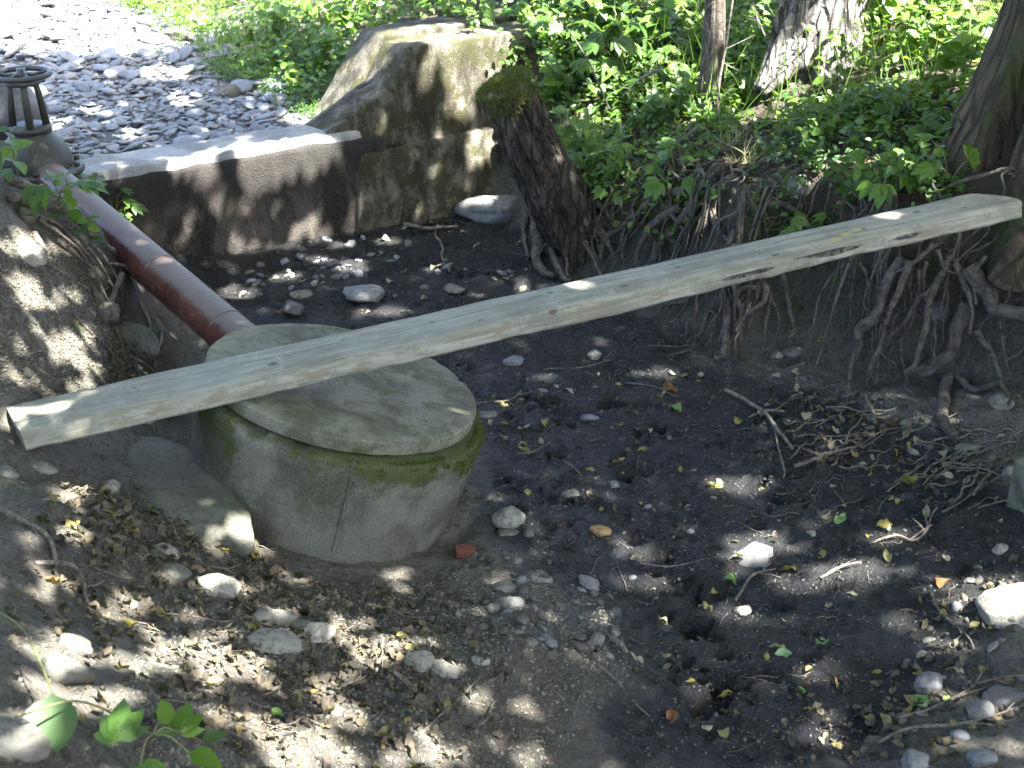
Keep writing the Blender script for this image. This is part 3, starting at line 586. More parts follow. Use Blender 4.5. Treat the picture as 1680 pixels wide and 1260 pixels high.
for t, r, w in [(.12, .112, .016), (.55, .1015, .006), (.83, .1015, .006)]:
    c = pA+(pe-pA)*t; dd = (pe-pA)/np.linalg.norm(pe-pA); V, F = tube([c-dd*w, c-dd*w*.6, c+dd*w*.6, c+dd*w], [r-.006, r, r, r-.006], 40); put('collar' if r > .11 else 'weld_seam', V, F, M['pipe'], pipe)
vw = aty(34, 122, 6.45); vb = np.array([vw[0], vw[1]+.0, 0.0]); zt = vw[2]
val = obj('gate_valve', None, loc=(vw[0], vw[1], .7)); tag(val, 'dark iron gate valve with a spoked handwheel beside the weir', 'valve')
th = np.linspace(0, 2*math.pi, 49)
V, F = tube(np.stack([vw[0]+.142*np.cos(th), vw[1]+.142*np.sin(th), zt+0*th], -1), .014, 10, cap=False); hw = put('handwheel', V, F, M['wheel'], val)
for k in range(5):
    a_ = .5+k*2*math.pi/5; d = np.array([math.cos(a_), math.sin(a_), 0]); V, F = tube([vw+d*.02-[0, 0, .004], vw+d*.07-[0, 0, .008], vw+d*.138], [.014, .011, .012], 8); o_ = MB().add(V-np.array(val.location), F).mesh('spoke'); obj('spoke', o_, M['wheel'], hw)
V, F = revolve([(0, .03), (.018, .03), (.02, .01), (.034, .008), (.036, -.02), (.0, -.02)], 20, 0); put('hub', V+vw, F[:, ::-1], M['wheel'], val)
V, F = tube([vw, vw-[0, 0, .3]], .013, 10); put('spindle', V, F, M['iron'], val)
for k in range(4):
    a_ = .35+k*math.pi/2; d = np.array([math.cos(a_), math.sin(a_), 0]); V, F = tube([vw+d*.062-[0, 0, .035], vw+d*.07-[0, 0, .1], vw+d*.085-[0, 0, .285]], [.016, .017, .021], 10); put('yoke_post', V, F, M['iron'], val)
V, F = revolve([(0, -.025), (.075, -.025), (.085, -.035), (.085, -.05), (.0, -.05)], 32, 0); put('yoke_plate', V+vw, F[:, ::-1], M['iron'], val)
V, F = revolve([(0, -.265), (.1, -.265), (.108, -.275), (.108, -.3), (.09, -.305), (.115, -.32), (.15, -.36), (.178, -.41), (.19, -.46), (.192, -.49)], 40, .003); put('bonnet', V+vw, F[:, ::-1], M['iron'], val)
V, F = revolve([(.1, -.488), (.235, -.488), (.242, -.494), (.242, -.522), (.235, -.528), (.18, -.53), (.18, -.75), (0, -.75)], 40, .003); put('flange', V+vw, F[:, ::-1], M['iron'], val)
for k in range(10):
    a_ = k*2*math.pi/10; V, F = tube([vw+[.215*math.cos(a_), .215*math.sin(a_), -.49], vw+[.215*math.cos(a_), .215*math.sin(a_), -.466]], .016, 6); put('bolt', V, F, M['iron'], val, smooth=False)
dkb = hit1(5, 190); V, F = rock_geo(301, 3, (.3, .22, .2), .7, .2); obj('dark_boulder', MB().add(V, F).mesh('dark_boulder'), M['mudrock'], None, 'dark brown block of stone behind the valve handwheel at the left edge', 'boulder', loc=aty(0, 175, 7.1))
# ------------------------------------------------------------------ trees: trunks, roots, crowns
def trunk_geo(path, rad, sides=72, rings=150, ridge=.02, seed=0, notch=None, lobes=.06, rfreq=10):
    P = smooth_path(path, rings); R = np.interp(np.linspace(0, 1, rings), np.linspace(0, 1, len(rad)), rad)
    V, F = tube(P, R, sides, cap=True); n = rings*sides; W = V[:n].reshape(rings, sides, 3); D = W-P[:, None]; L = np.linalg.norm(D, axis=-1, keepdims=True); D = D/L
    th = np.arctan2(D[..., 1], D[..., 0]); hz = P[:, 2][:, None]+0*th
    q = np.stack([np.cos(th)*rfreq*.32, np.sin(th)*rfreq*.32, hz*1.3], -1)
    rdg = -np.abs(fbm(np.stack([np.cos(th)*rfreq*.55, np.sin(th)*rfreq*.55, hz*1.7], -1)*1.6, seed, 3))*2.2*ridge*1.6
    lob = lobes*fbm(q*.55, seed+7, 2)*L[..., 0]*4
    fl = np.clip(1-(hz-P[0, 2])/.7, 0, 1)**2
    lob = lob*(.5+2.2*fl)+fl*L[..., 0]*.22*np.sin(th*5+seed+2*noise3(q, seed))
    d = rdg+lob
    if notch:
        a0, wd_, dp, zt_ = notch; da = np.abs((th-a0+math.pi) % (2*math.pi)-math.pi); d = d-dp*np.exp(-(da/wd_)**2)*np.clip((zt_-hz)/.5, 0, 1)
    W = W+D*d[..., None]; V[:n] = W.reshape(-1, 3); return V, F
CROWNS = []
def tree(name, label, path, rad, mat, limbs=7, seed=0, group=None, cat='tree', crown=True, **k):
    path = np.array(path, float); t = obj(name, None, loc=path[0]); tag(t, label, cat, group)
    V, F = trunk_geo(path, rad, seed=seed, **k); put('trunk', V, F, mat, t)
    if crown: CROWNS.append((t, path[-1], limbs, seed, rad[-1]))
    return t
b1 = aty(1335, 165, 7.75)
b1[2] = gz(b1[0], b1[1])-.4
T1 = tree('broad_tree', 'grey-barked tree trunk behind the plank with a sunlit band', [b1, b1+[.02, .05, .6], b1+[.06, .1, 1.4], b1+[.1, .2, 3], b1+[.3, .1, 6]], [.42, .3, .255, .23, .17, .1], M['bark'], seed=2, ridge=.022)
b2 = np.array([2.6, 5.78, .6])
T2 = tree('broad_tree', 'thick mossy tree trunk with a deep crevice at the right edge', [b2, b2+[.0, .02, .45], b2+[.1, .05, 1.1], b2+[.25, .1, 3], b2+[.6, -.2, 6]], [.66, .52, .46, .4, .28, .14], M['bark_moss'], seed=5, ridge=.018, notch=(3.75, .13, .2, 2.2), rfreq=8)
b3 = aty(1158, 250, 7.6); b3[2] = gz(b3[0], b3[1])-.1
T3 = tree('young_tree', 'thin brown sapling trunk left of the grey-barked tree', [b3, b3+[0, .03, .6], b3+[-.03, .06, 1.6], b3+[.1, 0, 4.5]], [.085, .07, .06, .05, .03], M['root'], limbs=4, seed=8, ridge=.006, lobes=.02)
b4 = np.array([-2.62, 5.15, .85])
T4 = tree('ivy_tree', 'ridged mossy tree base at the left edge above the pipe', [b4, b4+[-.02, .02, .5], b4+[-.1, .05, 1.4], b4+[-.6, .1, 4], b4+[-.9, .3, 6.5]], [.4, .27, .24, .2, .15, .08], M['bark_moss'], seed=11, ridge=.02)
OFF = []
for k, (x, y, lb) in enumerate([(6.2, 2.2, 'tall shade tree out on the right bank'), (6.6, 6.6, 'tall shade tree behind the right bank'), (3.6, -2.6, 'tall shade tree behind the viewer on the near bank')]):
    z0 = float(gz(x, y))-.1; OFF.append(tree('shade_tree', lb, [(x, y, z0), (x, y, z0+1), (x+.1, y, z0+3), (x-.2, y+.2, z0+6)], [.4, .3, .27, .2, .12], M['bark'], seed=20+k))
# stump
sb = aty(962, 425, 7.05); sb[2] = -.05; st_ = aty(826, 140, 6.75)
stump = obj('tree_stump', None, loc=sb); tag(stump, 'dark leaning tree stump with a moss-covered top on the bank edge', 'stump')
ax = (st_-sb)/np.linalg.norm(st_-sb)
V, F = trunk_geo([sb+[.05, .02, .12], sb+(st_-sb)*.3+[.03, .02, 0], sb+(st_-sb)*.65, st_], [.2, .185, .175, .165, .16], ridge=.026, seed=31, rings=110, lobes=.05, rfreq=9); put('trunk', V, F, M['stump'], stump)
V, F = rock_geo(77, 4, (.165, .15, .05), .1, .25); V = V@np.stack([np.cross([0, 1, 0], ax)/np.linalg.norm(np.cross([0, 1, 0], ax)), np.cross(ax, np.cross([0, 1, 0], ax)), ax]); put('cut_top', V+st_-ax*.015, F, M['cut'], stump)
rng = np.random.default_rng(6); n = 5000; a_ = rng.uniform(0, 6.28, n); r_ = np.sqrt(rng.random(n)); e1 = np.cross(ax, [0, 1, 0]); e1 /= np.linalg.norm(e1); e2 = np.cross(ax, e1)
dn = rng.beta(1, 2.5, n)*.16*(rng.random(n) < .45); pos = st_+e1*(r_*.165*np.cos(a_))[:, None]+e2*(r_*.165*np.sin(a_))[:, None]
edge_ = dn > 0; pos[edge_] = st_+(e1*np.cos(a_[edge_])[:, None]+e2*np.sin(a_[edge_])[:, None])*.17-ax*dn[edge_][:, None]; pos[~edge_] += ax*(.03*(1-r_[~edge_]**2))[:, None]
keep = (noise3(pos*8, 4) > -.2) & ~(edge_ & (pos[:, 0] < st_[0]-.08)); pos = pos[keep]; nr = ax+rng.normal(0, .5, (len(pos), 3))
mb = MB(); scatter(mb, BL[0], BL[1], pos, frames(nr, rng.uniform(0, 6.3, len(pos))), np.stack([rng.uniform(.004, .007, len(pos))]*2+[rng.uniform(.012, .03, len(pos))], -1)); put_m = mb.mesh('moss', False); o_ = obj('moss', put_m, M['moss'], stump, kind='stuff'); o_.matrix_parent_inverse = Matrix.Translation(-stump.location)

def root_from_px(owner, pts, r0, r1, off=.06, seed=0, mat='root', name='root', n=None, lift=None):
    P = np.array([hit1(u, v) for u, v in pts]); d = CAMP-P; d = d/np.linalg.norm(d, axis=1)[:, None]
    if np.ndim(off): P = P+d*np.array(off)[:, None]
    else: P = P+d*off
    r0 *= .78; r1 *= .7; n = n or 14*len(pts); P = smooth_path(P, n); P = P+.02*np.stack([noise3(P*6+seed, s) for s in (1, 2, 3)], -1)+.006*np.stack([noise3(P*22+seed, s) for s in (4, 5, 6)], -1)
    R = np.linspace(r0, r1, n)*(1+.22*noise3(P*6, seed+4)); V, F = tube(P, R, 10, .2, seed)
    return put(name, V, F, M[mat], owner) if owner is not None else MB().add(V, F)
# roots under the stump
for k, (pts, r0, r1, off) in enumerate([
 ([(880,330),(878,380),(885,430),(905,452)], .05, .028, .1), ([(915,340),(905,390),(915,440),(940,462)], .035, .018, .14), ([(870,340),(860,390),(868,425)], .03, .012, .05),
 ([(930,330),(945,370),(960,400),(985,450)], .05, .016, .13), ([(950,350),(985,385),(1010,420)], .035, .014, .1), ([(900,360),(925,410),(930,455)], .02, .01, .16), ([(960,320),(1000,350),(1030,400)], .03, .012, .08), ([(940,300),(960,340),(975,360),(1000,400)], .05, .03, .1)]):
    root_from_px(stump, pts, r0, r1, off, 40+k)
# roots of the grey tree spilling over the bank
for k, (pts, r0, r1, off) in enumerate([
 ([(1140,310),(1090,325),(1045,350),(1000,385),(985,430)], .035, .014, .08), ([(1120,340),(1085,355),(1060,385),(1045,425)], .04, .02, .1), ([(1150,330),(1110,375),(1085,410),(1060,440)], .04, .016, .1), ([(1170,320),(1168,350),(1178,380),(1200,400)], .025, .018, .1),
 ([(1085,400),(1070,430),(1050,445)], .03, .012, .12), ([(1130,390),(1105,420),(1090,440)], .022, .01, .12), ([(1060,340),(1030,365),(1020,410)], .022, .01, .1), ([(1100,350),(1120,380),(1130,410)], .018, .01, .12), ([(1040,340),(1022,380),(1025,425)], .03, .014, .06), ([(1160,370),(1135,400),(1120,440)], .028, .012, .07),
 ([(1180,430),(1188,480),(1190,530),(1185,590)], .034, .03, .1), ([(1190,540),(1178,580)], .016, .008, .13), ([(1192,545),(1200,590)], .016, .008, .13), ([(1205,445),(1210,480),(1220,520),(1205,560)], .022, .008, .12), ([(1230,440),(1250,460),(1255,490),(1225,520),(1212,545)], .022, .01, .14), ([(1240,470),(1215,470),(1205,490)], .018, .01, .15),
 ([(1280,430),(1285,470),(1298,520),(1305,545)], .02, .012, .12), ([(1260,480),(1258,520),(1252,565)], .014, .006, .1), ([(1270,490),(1275,530),(1262,572)], .012, .005, .1), ([(1165,450),(1130,490),(1095,505),(1080,515)], .022, .01, .08), ([(1150,460),(1120,490)], .016, .008, .1), ([(1245,460),(1235,510),(1225,560)], .012, .005, .1),
 ([(1300,360),(1350,385),(1390,380),(1440,350)], .028, .02, .08), ([(1260,330),(1310,345),(1345,375)], .02, .014, .06)]):
    root_from_px(T1, pts, r0, r1, off, 60+k)
V, F = trunk_geo([b1+[-.06, -.06, .85], b1+[-.17, -.14, .62], b1+[-.3, -.26, .46], b1+[-.44, -.42, .3]], [.14, .17, .15, .1, .05], ridge=.02, seed=3, rings=60, sides=48); put('buttress_root', V, F, M['bark'], T1)
# roots of the mossy tree hanging in the undercut
for k, (pts, r0, r1, off) in enumerate([
 ([(1475,425),(1450,470),(1435,520),(1408,540),(1405,565)], .04, .03, .12), ([(1405,565),(1395,600),(1388,650)], .03, .01, .1), ([(1490,425),(1478,480),(1455,520),(1445,570),(1425,610)], .022, .01, .15), ([(1505,440),(1500,490),(1478,530),(1450,560)], .02, .01, .1),
 ([(1560,420),(1545,450),(1525,500),(1510,560),(1500,600),(1485,615)], .024, .012, .16), ([(1565,430),(1590,480),(1598,510),(1590,550)], .02, .01, .16), ([(1590,500),(1570,540),(1555,580),(1525,600),(1490,608)], .055, .022, .1), ([(1580,440),(1615,480),(1630,510),(1690,520)], .06, .05, .14),
 ([(1560,620),(1548,650),(1552,690),(1560,715)], .035, .026, .08), ([(1570,625),(1600,640),(1660,620)], .028, .018, .06), ([(1605,545),(1635,590),(1650,630),(1655,665)], .026, .012, .12), ([(1530,400),(1500,430),(1470,445)], .018, .01, .14), ([(1520,430),(1515,470),(1530,540),(1528,600)], .014, .006, .12), ([(1440,430),(1442,480),(1452,500)], .016, .008, .08),
 ([(1410,430),(1425,460),(1420,500)], .014, .006, .06), ([(1545,410),(1555,440),(1575,450)], .014, .008, .18), ([(1540,460),(1520,480),(1505,485)], .016, .008, .16), ([(1660,410),(1665,450),(1640,540),(1660,620)], .01, .005, .14), ([(1390,440),(1370,480),(1365,510)], .013, .006, .08), ([(1450,545),(1440,575),(1470,600)], .012, .006, .1), ([(1620,420),(1600,450),(1605,500)], .012, .007, .16)]):
    root_from_px(T2, pts, r0, r1, off, 100+k)
# hair-thin roots on the bank face
rng = np.random.default_rng(9); EL = [tuple(at(u, v, 0)[:2]) for u, v in [(870,415),(960,455),(1080,490),(1180,583),(1290,578),(1400,625),(1520,645),(1620,668),(1700,695)]]; EL = np.array(EL); cum = np.concatenate([[0], np.cumsum(np.linalg.norm(np.diff(EL, axis=0), axis=1))])
for k in range(90):
    s = rng.uniform(0, cum[-1]); p = np.array([np.interp(s, cum, EL[:, c]) for c in (0, 1)]); q = np.array([np.interp(min(s+.05, cum[-1]), cum, EL[:, c]) for c in (0, 1)]); tg = q-p; tg = tg/(np.linalg.norm(tg)+1e-9); nrm = np.array([-tg[1], tg[0]]); nrm = nrm if nrm[1] > 0 else -nrm
    m = 9; f = np.linspace(1, rng.uniform(0, .35), m); lat = np.cumsum(rng.normal(0, .05, m))+np.linspace(0, rng.normal(0, .22), m); dd = np.linspace(rng.uniform(.18, .42), rng.uniform(-.02, .08), m); o2 = rng.uniform(.03, .12)
    xy = p+nrm*dd[:, None]+tg*lat[:, None]; z = np.maximum(gz(xy[:, 0], xy[:, 1]), 0); xy = xy-nrm*o2; P = np.column_stack([xy, z+.02]); P = smooth_path(P, 18)
    r = rng.uniform(.003, .012); V, F = tube(P, np.linspace(r, r*.35, 18), 6, .3, k); ow = stump if p[0] < .55 else (T1 if p[0] < 1.55 else T2); put('root', V, F, M['root'], ow)
# roots of the left tree
for k, (pts, r0, r1, off) in enumerate([([(20,325),(60,330),(110,345),(150,385),(180,410),(205,425)], .032, .012, .12), ([(30,345),(80,360),(120,390),(150,430)], .022, .008, .05), ([(60,360),(130,410),(165,470),(180,520)], .012, .004, .08), ([(130,380),(175,440),(195,500)], .01, .004, .14), ([(110,400),(160,450),(175,530)], .008, .003, .12), ([(150,400),(195,460),(205,500)], .008, .003, .12), ([(10,300),(40,315),(60,345)], .03, .02, .08), ([(180,430),(205,440),(215,450)], .012, .006, .16), ([(195,450),(182,490),(178,510)], .018, .016, .1)]):
    root_from_px(T4, pts, r0, r1, off, 150+k)

# ------------------------------------------------------------------ crowns overhead, unseen: leaves laid out along sun rays to set dappled shade
LIT = [(60,15,330,62),(330,10,190,52),(150,60,230,30),(470,25,140,45),(300,165,26,11),(272,124,36,11),(520,195,62,12),(150,182,18,8),(60,150,16,8),(440,150,20,7),(210,225,14,6),(400,250,10,5),(90,205,20,7),
 (585,437,26,10),(390,478,30,9),(625,512,42,9),(560,405,20,7),(330,500,18,6),(640,395,18,6),(700,440,12,5),(860,470,14,6),(780,360,10,5),(1075,612,38,7),(1210,785,36,24),(1238,898,50,20),(1395,932,70,15),(1310,958,50,10),(1290,1015,60,9),(1190,1000,22,10),(1070,958,36,12),(1022,910,22,7),(985,1010,16,8),(1635,985,75,38),(1560,960,30,10),(1450,880,36,10),(1330,860,14,6),(1640,1160,22,10),(1560,1215,18,10),(1660,1225,22,12),
 (48,410,40,18),(75,500,26,14),(110,555,38,12),(150,600,22,8),(40,470,18,9),(25,700,30,16),(30,565,10,6),(75,965,36,13),(60,890,14,8),(190,1003,42,12),(90,1035,16,9),(115,1090,40,18),(150,1150,44,24),(255,1085,36,26),(325,1062,48,20),(400,1092,40,18),(480,1215,62,20),(590,1245,48,14),(545,1120,18,9),(690,1200,14,9),(620,1080,26,12),(790,1150,32,12),(740,1090,18,8),(110,810,22,10),(460,1000,14,7),(560,1180,30,14),(50,1180,20,14),(880,1245,18,10),
 (1500,60,150,110),(1560,150,90,80),(1460,190,60,50),(1430,40,40,60),(1200,255,38,34),(1230,330,50,12),(1350,300,40,14),(1410,240,40,25),(1290,200,30,20),(1000,340,20,24),(860,70,40,55),(900,30,40,40),(700,30,160,22),(620,8,120,20),(1060,20,40,40),(1100,330,26,9),(1020,420,16,8),(960,140,26,22),(1000,60,30,40),(1180,110,18,40),(950,235,16,12),(1130,210,22,10),(560,60,50,28),(1340,395,20,8),(1080,270,30,16),(1180,340,24,10),(1450,290,30,16),(1520,250,30,20),(880,160,22,20),(1050,150,28,22),(930,80,30,24),(1100,60,30,30),(1250,120,20,30),(40,620,20,10),(70,660,14,7),(110,590,20,8),(400,1180,30,14),(700,1245,40,16),(60,1120,26,14),(130,880,20,10),(1480,1010,22,8),(1130,870,14,6),(900,620,14,5),(760,540,16,5),(470,455,20,6),(520,425,16,6)]
LIT += [(1228,205,34,34),(1195,285,34,30),(1262,165,24,20)]
_r = np.random.default_rng(5); LIT += [(_r.uniform(870, 1560), _r.uniform(40, 340), _r.uniform(14, 34), _r.uniform(9, 20)) for k in range(34)]+[(_r.uniform(850, 1450), _r.uniform(40, 200), _r.uniform(20, 40), _r.uniform(12, 26)) for k in range(12)]
LIT += [(_r.uniform(0, 230), _r.uniform(380, 640), _r.uniform(6, 16), _r.uniform(3, 8)) for k in range(16)]+[(_r.uniform(0, 700), _r.uniform(860, 1255), _r.uniform(8, 22), _r.uniform(4, 11)) for k in range(26)]+[(_r.uniform(1250, 1660), _r.uniform(820, 1240), _r.uniform(8, 24), _r.uniform(3, 7)) for k in range(12)]
LIT = np.array(LIT, float)
P3 = [(aty(u, v, y), r) for u, v, y, r in [(1385,25,7.55,.13),(1365,55,7.5,.14),(1345,85,7.5,.14),(1320,115,7.5,.13),(1290,140,7.5,.12),(1262,165,7.45,.12),(1400,5,7.6,.12),(700,68,8.3,.22),(770,70,8.4,.2),(730,110,8.15,.12),(780,130,8.25,.12),(690,130,8.0,.06),(690,165,8.0,.05),(745,155,8.1,.08),(770,180,8.1,.07),(720,225,7.95,.05),(712,260,7.9,.05),(810,90,8.35,.16),(845,150,7.9,.08),
  (350,238,7.05,.1),(300,248,6.95,.07),(430,228,7.2,.13),(480,220,7.3,.12),(530,214,7.4,.1),(570,210,7.5,.06),(430,262,7.15,.05),(365,290,7.0,.06),(370,310,7.0,.05),(430,280,7.1,.05),(545,300,7.35,.05),(535,330,7.3,.06),(500,350,7.25,.06),(480,385,7.2,.06),(530,380,7.3,.05),(555,355,7.35,.05),(400,370,7.05,.06),(420,400,7.1,.07),(450,395,7.15,.05),(380,420,7.0,.05),(330,330,6.95,.04),(310,370,6.9,.04),(345,400,6.9,.04),(590,330,7.5,.05),(830,112,6.75,.05),(798,315,7.75,.09),(840,320,7.7,.04),(210,345,6.7,.06),(225,370,6.65,.05),
  (925,485,4.65,.06),(60,700,3.9,.035),(100,690,3.9,.03),(75,720,3.85,.03),(150,665,4.0,.03),(190,690,3.95,.025),(20,690,3.85,.05),(780,665,4.3,.03),(1450,370,5.1,.06),(760,690,4.3,.02)]]
def sun_hits(p):
    t = (p[:, 2]-.4)/SUN[2]
    for k in range(5):
        g = p-SUN*t[:, None]; t = t+(g[:, 2]-np.clip(gz(g[:, 0], g[:, 1]), -1, 3))/SUN[2]*.7
    return p-SUN*t[:, None]
rng = np.random.default_rng(21); n = 92000
Tg = np.column_stack([rng.uniform(-4.6, 5.5, n), rng.uniform(-.8, 12.2, n), np.full(n, .3)]); hh = rng.uniform(3.6, 8.4, n); LP = Tg+SUN*(hh/SUN[2])[:, None]
LP = np.vstack([LP, np.column_stack([rng.uniform(-6, 1, 9000), rng.uniform(-3, 5.2, 9000), rng.uniform(4.2, 8, 9000)])])  # extra leaves added overhead at near left to darken and green the light
gh = sun_hits(LP); u, v = proj(gh); wob = .55*noise3(np.stack([u/34, v/24, 0*u], -1), 7)+.4*noise3(np.stack([u/12, v/9, 0*u], -1), 9)
lit = np.zeros(len(LP), bool)
infl = .03*FPX/np.linalg.norm(gh-CAMP, axis=1)
for cu, cv, ru, rv in LIT: lit |= ((u-cu)/(ru+infl))**2+((v-cv)/(rv+infl*.5))**2+wob*.8 < 1
for p, r in P3:
    dv = p-LP; dv = dv-SUN*(dv@SUN)[:, None]; lit |= np.linalg.norm(dv, axis=1)*(1+.35*wob) < r+(.03 if r > .075 else -.004)
SH = [PL+(PR-PL)*t for t in np.linspace(.01, .99, 34)]+[LC+LM@np.array([a_, b_, 0]) for a_ in (-.45, -.25, 0, .25, .45) for b_ in (-.35, 0, .35)]+[LC+LM@np.array([.5*math.cos(a_), .5*math.sin(a_), -.3]) for a_ in np.linspace(-2.6, .2, 8)]
keepsun = np.zeros(len(LP), bool); shade_ = np.zeros(len(LP), bool)
for p, r in P3[-11:]:
    dv = p-LP; dv = dv-SUN*(dv@SUN)[:, None]; keepsun |= np.linalg.norm(dv, axis=1) < r+.05
for p in SH:
    dv = p-LP; dv = dv-SUN*(dv@SUN)[:, None]; shade_ |= np.linalg.norm(dv, axis=1) < .17
lit &= ~(shade_ & ~keepsun)
LP = LP[~lit]; ex = np.repeat(np.array(SH), 60, 0); ex = ex+SUN*(rng.uniform(3.6, 8, len(ex))/SUN[2])[:, None]+rng.normal(0, .09, (len(ex), 3)); ks = np.zeros(len(ex), bool)  # gaps cut for sun patches; extra leaves added to shade plank and well
for p, r in P3[-11:]:
    dv = p-ex; dv = dv-SUN*(dv@SUN)[:, None]; ks |= np.linalg.norm(dv, axis=1) < r+.07
LP = np.vstack([LP, ex[~ks]]); LP = LP[(LP[:, 2] > 3.4)]
cx = np.array([c[1][:2] for c in CROWNS]); own = np.argmin(np.linalg.norm(LP[:, None, :2]-cx[None], axis=-1)-np.array([0 if 'shade' in c[0].name or 'broad' in c[0].name else -.2 for c in CROWNS]), axis=1)
for k, (t, top, limbs, seed, r_) in enumerate(CROWNS):
    q = LP[own == k]; rr = np.random.default_rng(seed)
    if len(q) < 30: continue
    mb = MB(); nr = np.column_stack([rr.normal(0, .55, (len(q), 2)), np.ones(len(q))])+SUN*.5
    scatter(mb, LEAF_S[0]-[0, .5, 0], LEAF_S[1], q-np.array(t.location), frames(nr, rr.uniform(0, 6.3, len(q))), rr.uniform(.1, .19, len(q))); obj('crown', mb.mesh('crown', False), M['crown'], t)
    ends = q[rr.choice(len(q), limbs, replace=False)]
    for e in ends:
        mid = (top+e)/2+np.array([0, 0, .4])+rr.normal(0, .15, 3); st0 = top-np.array([0, 0, rr.uniform(.1, 1.6)]); st0[:2] = top[:2]+(st0[2]-top[2])*0
        V, F = tube(smooth_path([st0, mid, e], 16), np.linspace(r_*.6, .012, 16), 7, .2, seed); put('limb', V, F, M['bark'], t)
# ------------------------------------------------------------------ gravel bed above the weir
rng = np.random.default_rng(31)
SHAPES = [rock_geo(500+k, 2, (1, rng.uniform(.55, .85), rng.uniform(.18, .34)), .75, .22) for k in range(14)]
SHAPES_LO = [rock_geo(500+k, 1, (1, rng.uniform(.55, .85), rng.uniform(.2, .34)), .4, .2) for k in range(8)]
ROCKM = [mesh_np('stone', V, F) for V, F in SHAPES]
def stone_mesh(k, mat, cache={}):
    key = (k, mat.name)
    if key not in cache: m = ROCKM[k].copy(); m.materials.append(mat); cache[key] = m
    return cache[key]
def place(o, pos, nrm, yaw, sc):
    Rm = frames(np.asarray(nrm)[None], np.array([yaw]))[0]; s = np.broadcast_to(np.asarray(sc, float), (3,))
    o.matrix_world = Matrix.Translation([float(x) for x in pos]) @ Matrix(Rm.tolist()).to_4x4() @ Matrix.Diagonal((float(s[0]), float(s[1]), float(s[2]), 1))
GP = np.array([wpt(-.9, .35, 0)[:2], wpt(1.75, .35, 0)[:2], wpt(1.72, .9, 0)[:2], wpt(1.9, 1.3, 0)[:2], (-2.1, 10.4), (-4.2, 13.6), (-8, 16), (-9, 11), (-5, 8)])
pp = sample_poly(GP, 17000, rng); u, v = proj(np.column_stack([pp, np.full(len(pp), .6)])); pp = pp[(u > -120) & (v > -60)]
bm_ = look(GBANK, pp[:, 0], pp[:, 1]); pp = pp[rng.random(len(pp)) > bm_*1.1]
sz = np.exp(rng.normal(-3.62, .45, len(pp))); sz = np.clip(sz, .012, .11)*(1+.25*(pp[:, 1] > 9))
zz = gz(pp[:, 0], pp[:, 1])+sz*rng.uniform(.05, .35, len(pp)); nr = np.column_stack([rng.normal(0, .24, len(pp)), rng.normal(-.12, .24, len(pp)), np.ones(len(pp))])
yaw = rng.normal(.4, .8, len(pp)); dist = np.linalg.norm(np.column_stack([pp, zz])-CAMP, axis=1); u, v = proj(np.column_stack([pp, zz])); vis = (u > -10) & (u < 640) & (v > -5)
rank = np.argsort(-(sz/dist)*vis); big = rank[:300]; rest = rank[300:]
for i in big: o = obj('stone', stone_mesh(int(rng.integers(14)), M['gravel']), None, G['gravel_bed']); place(o, (pp[i, 0], pp[i, 1], zz[i]+sz[i]*.06), nr[i], yaw[i], (sz[i], sz[i], sz[i]*1.1))
mb = MB(); kk = rng.integers(0, 14, len(rest)); near = dist[rest] < 9.8
for k in range(14):
    for SH, mk in ((SHAPES, near), (SHAPES_LO, ~near)):
        s = rest[(kk == k) & mk]
        if len(s): q = SH[k % len(SH)]; scatter(mb, q[0], q[1], np.column_stack([pp[s], zz[s]]), frames(nr[s], yaw[s]), sz[s])
obj('pebbles', mb.mesh('pebbles'), M['gravel'], G['gravel_bed'], kind='stuff')

# ------------------------------------------------------------------ single rocks
def rock(name, u, v, w, h, mat, label, seed, flat=.5, ang=.5, yaw=0, sink=.25, cat='rock', group=None, sub=4, depth=None, tilt=(0, 0)):
    p = hit1(u, v+h*.3); d = np.linalg.norm(p-CAMP); hw = w/2*d/FPX; va = math.asin(max(.2, (CAMP[2]-p[2])/d)); hh = h/2*d/FPX
    dp = depth*hw if depth else hw*.75; hz = max(hw*.12, (hh-dp*math.sin(va)*.75)/math.cos(va)) if flat is None else hw*flat
    V, F = rock_geo(seed, sub, (hw*1.08, dp*1.08, hz*1.1), ang, .2)
    o = obj(name, MB().add(V, F).mesh(name), M[mat], None, label, cat, group)
    n = gn(p[:1], p[1:2])[0]*.7+np.array([tilt[0], tilt[1], .5]); place(o, p+np.array([0, 0, hz*(1-2*sink)])-np.array([0, 0, 0]), n, yaw, 1); return o
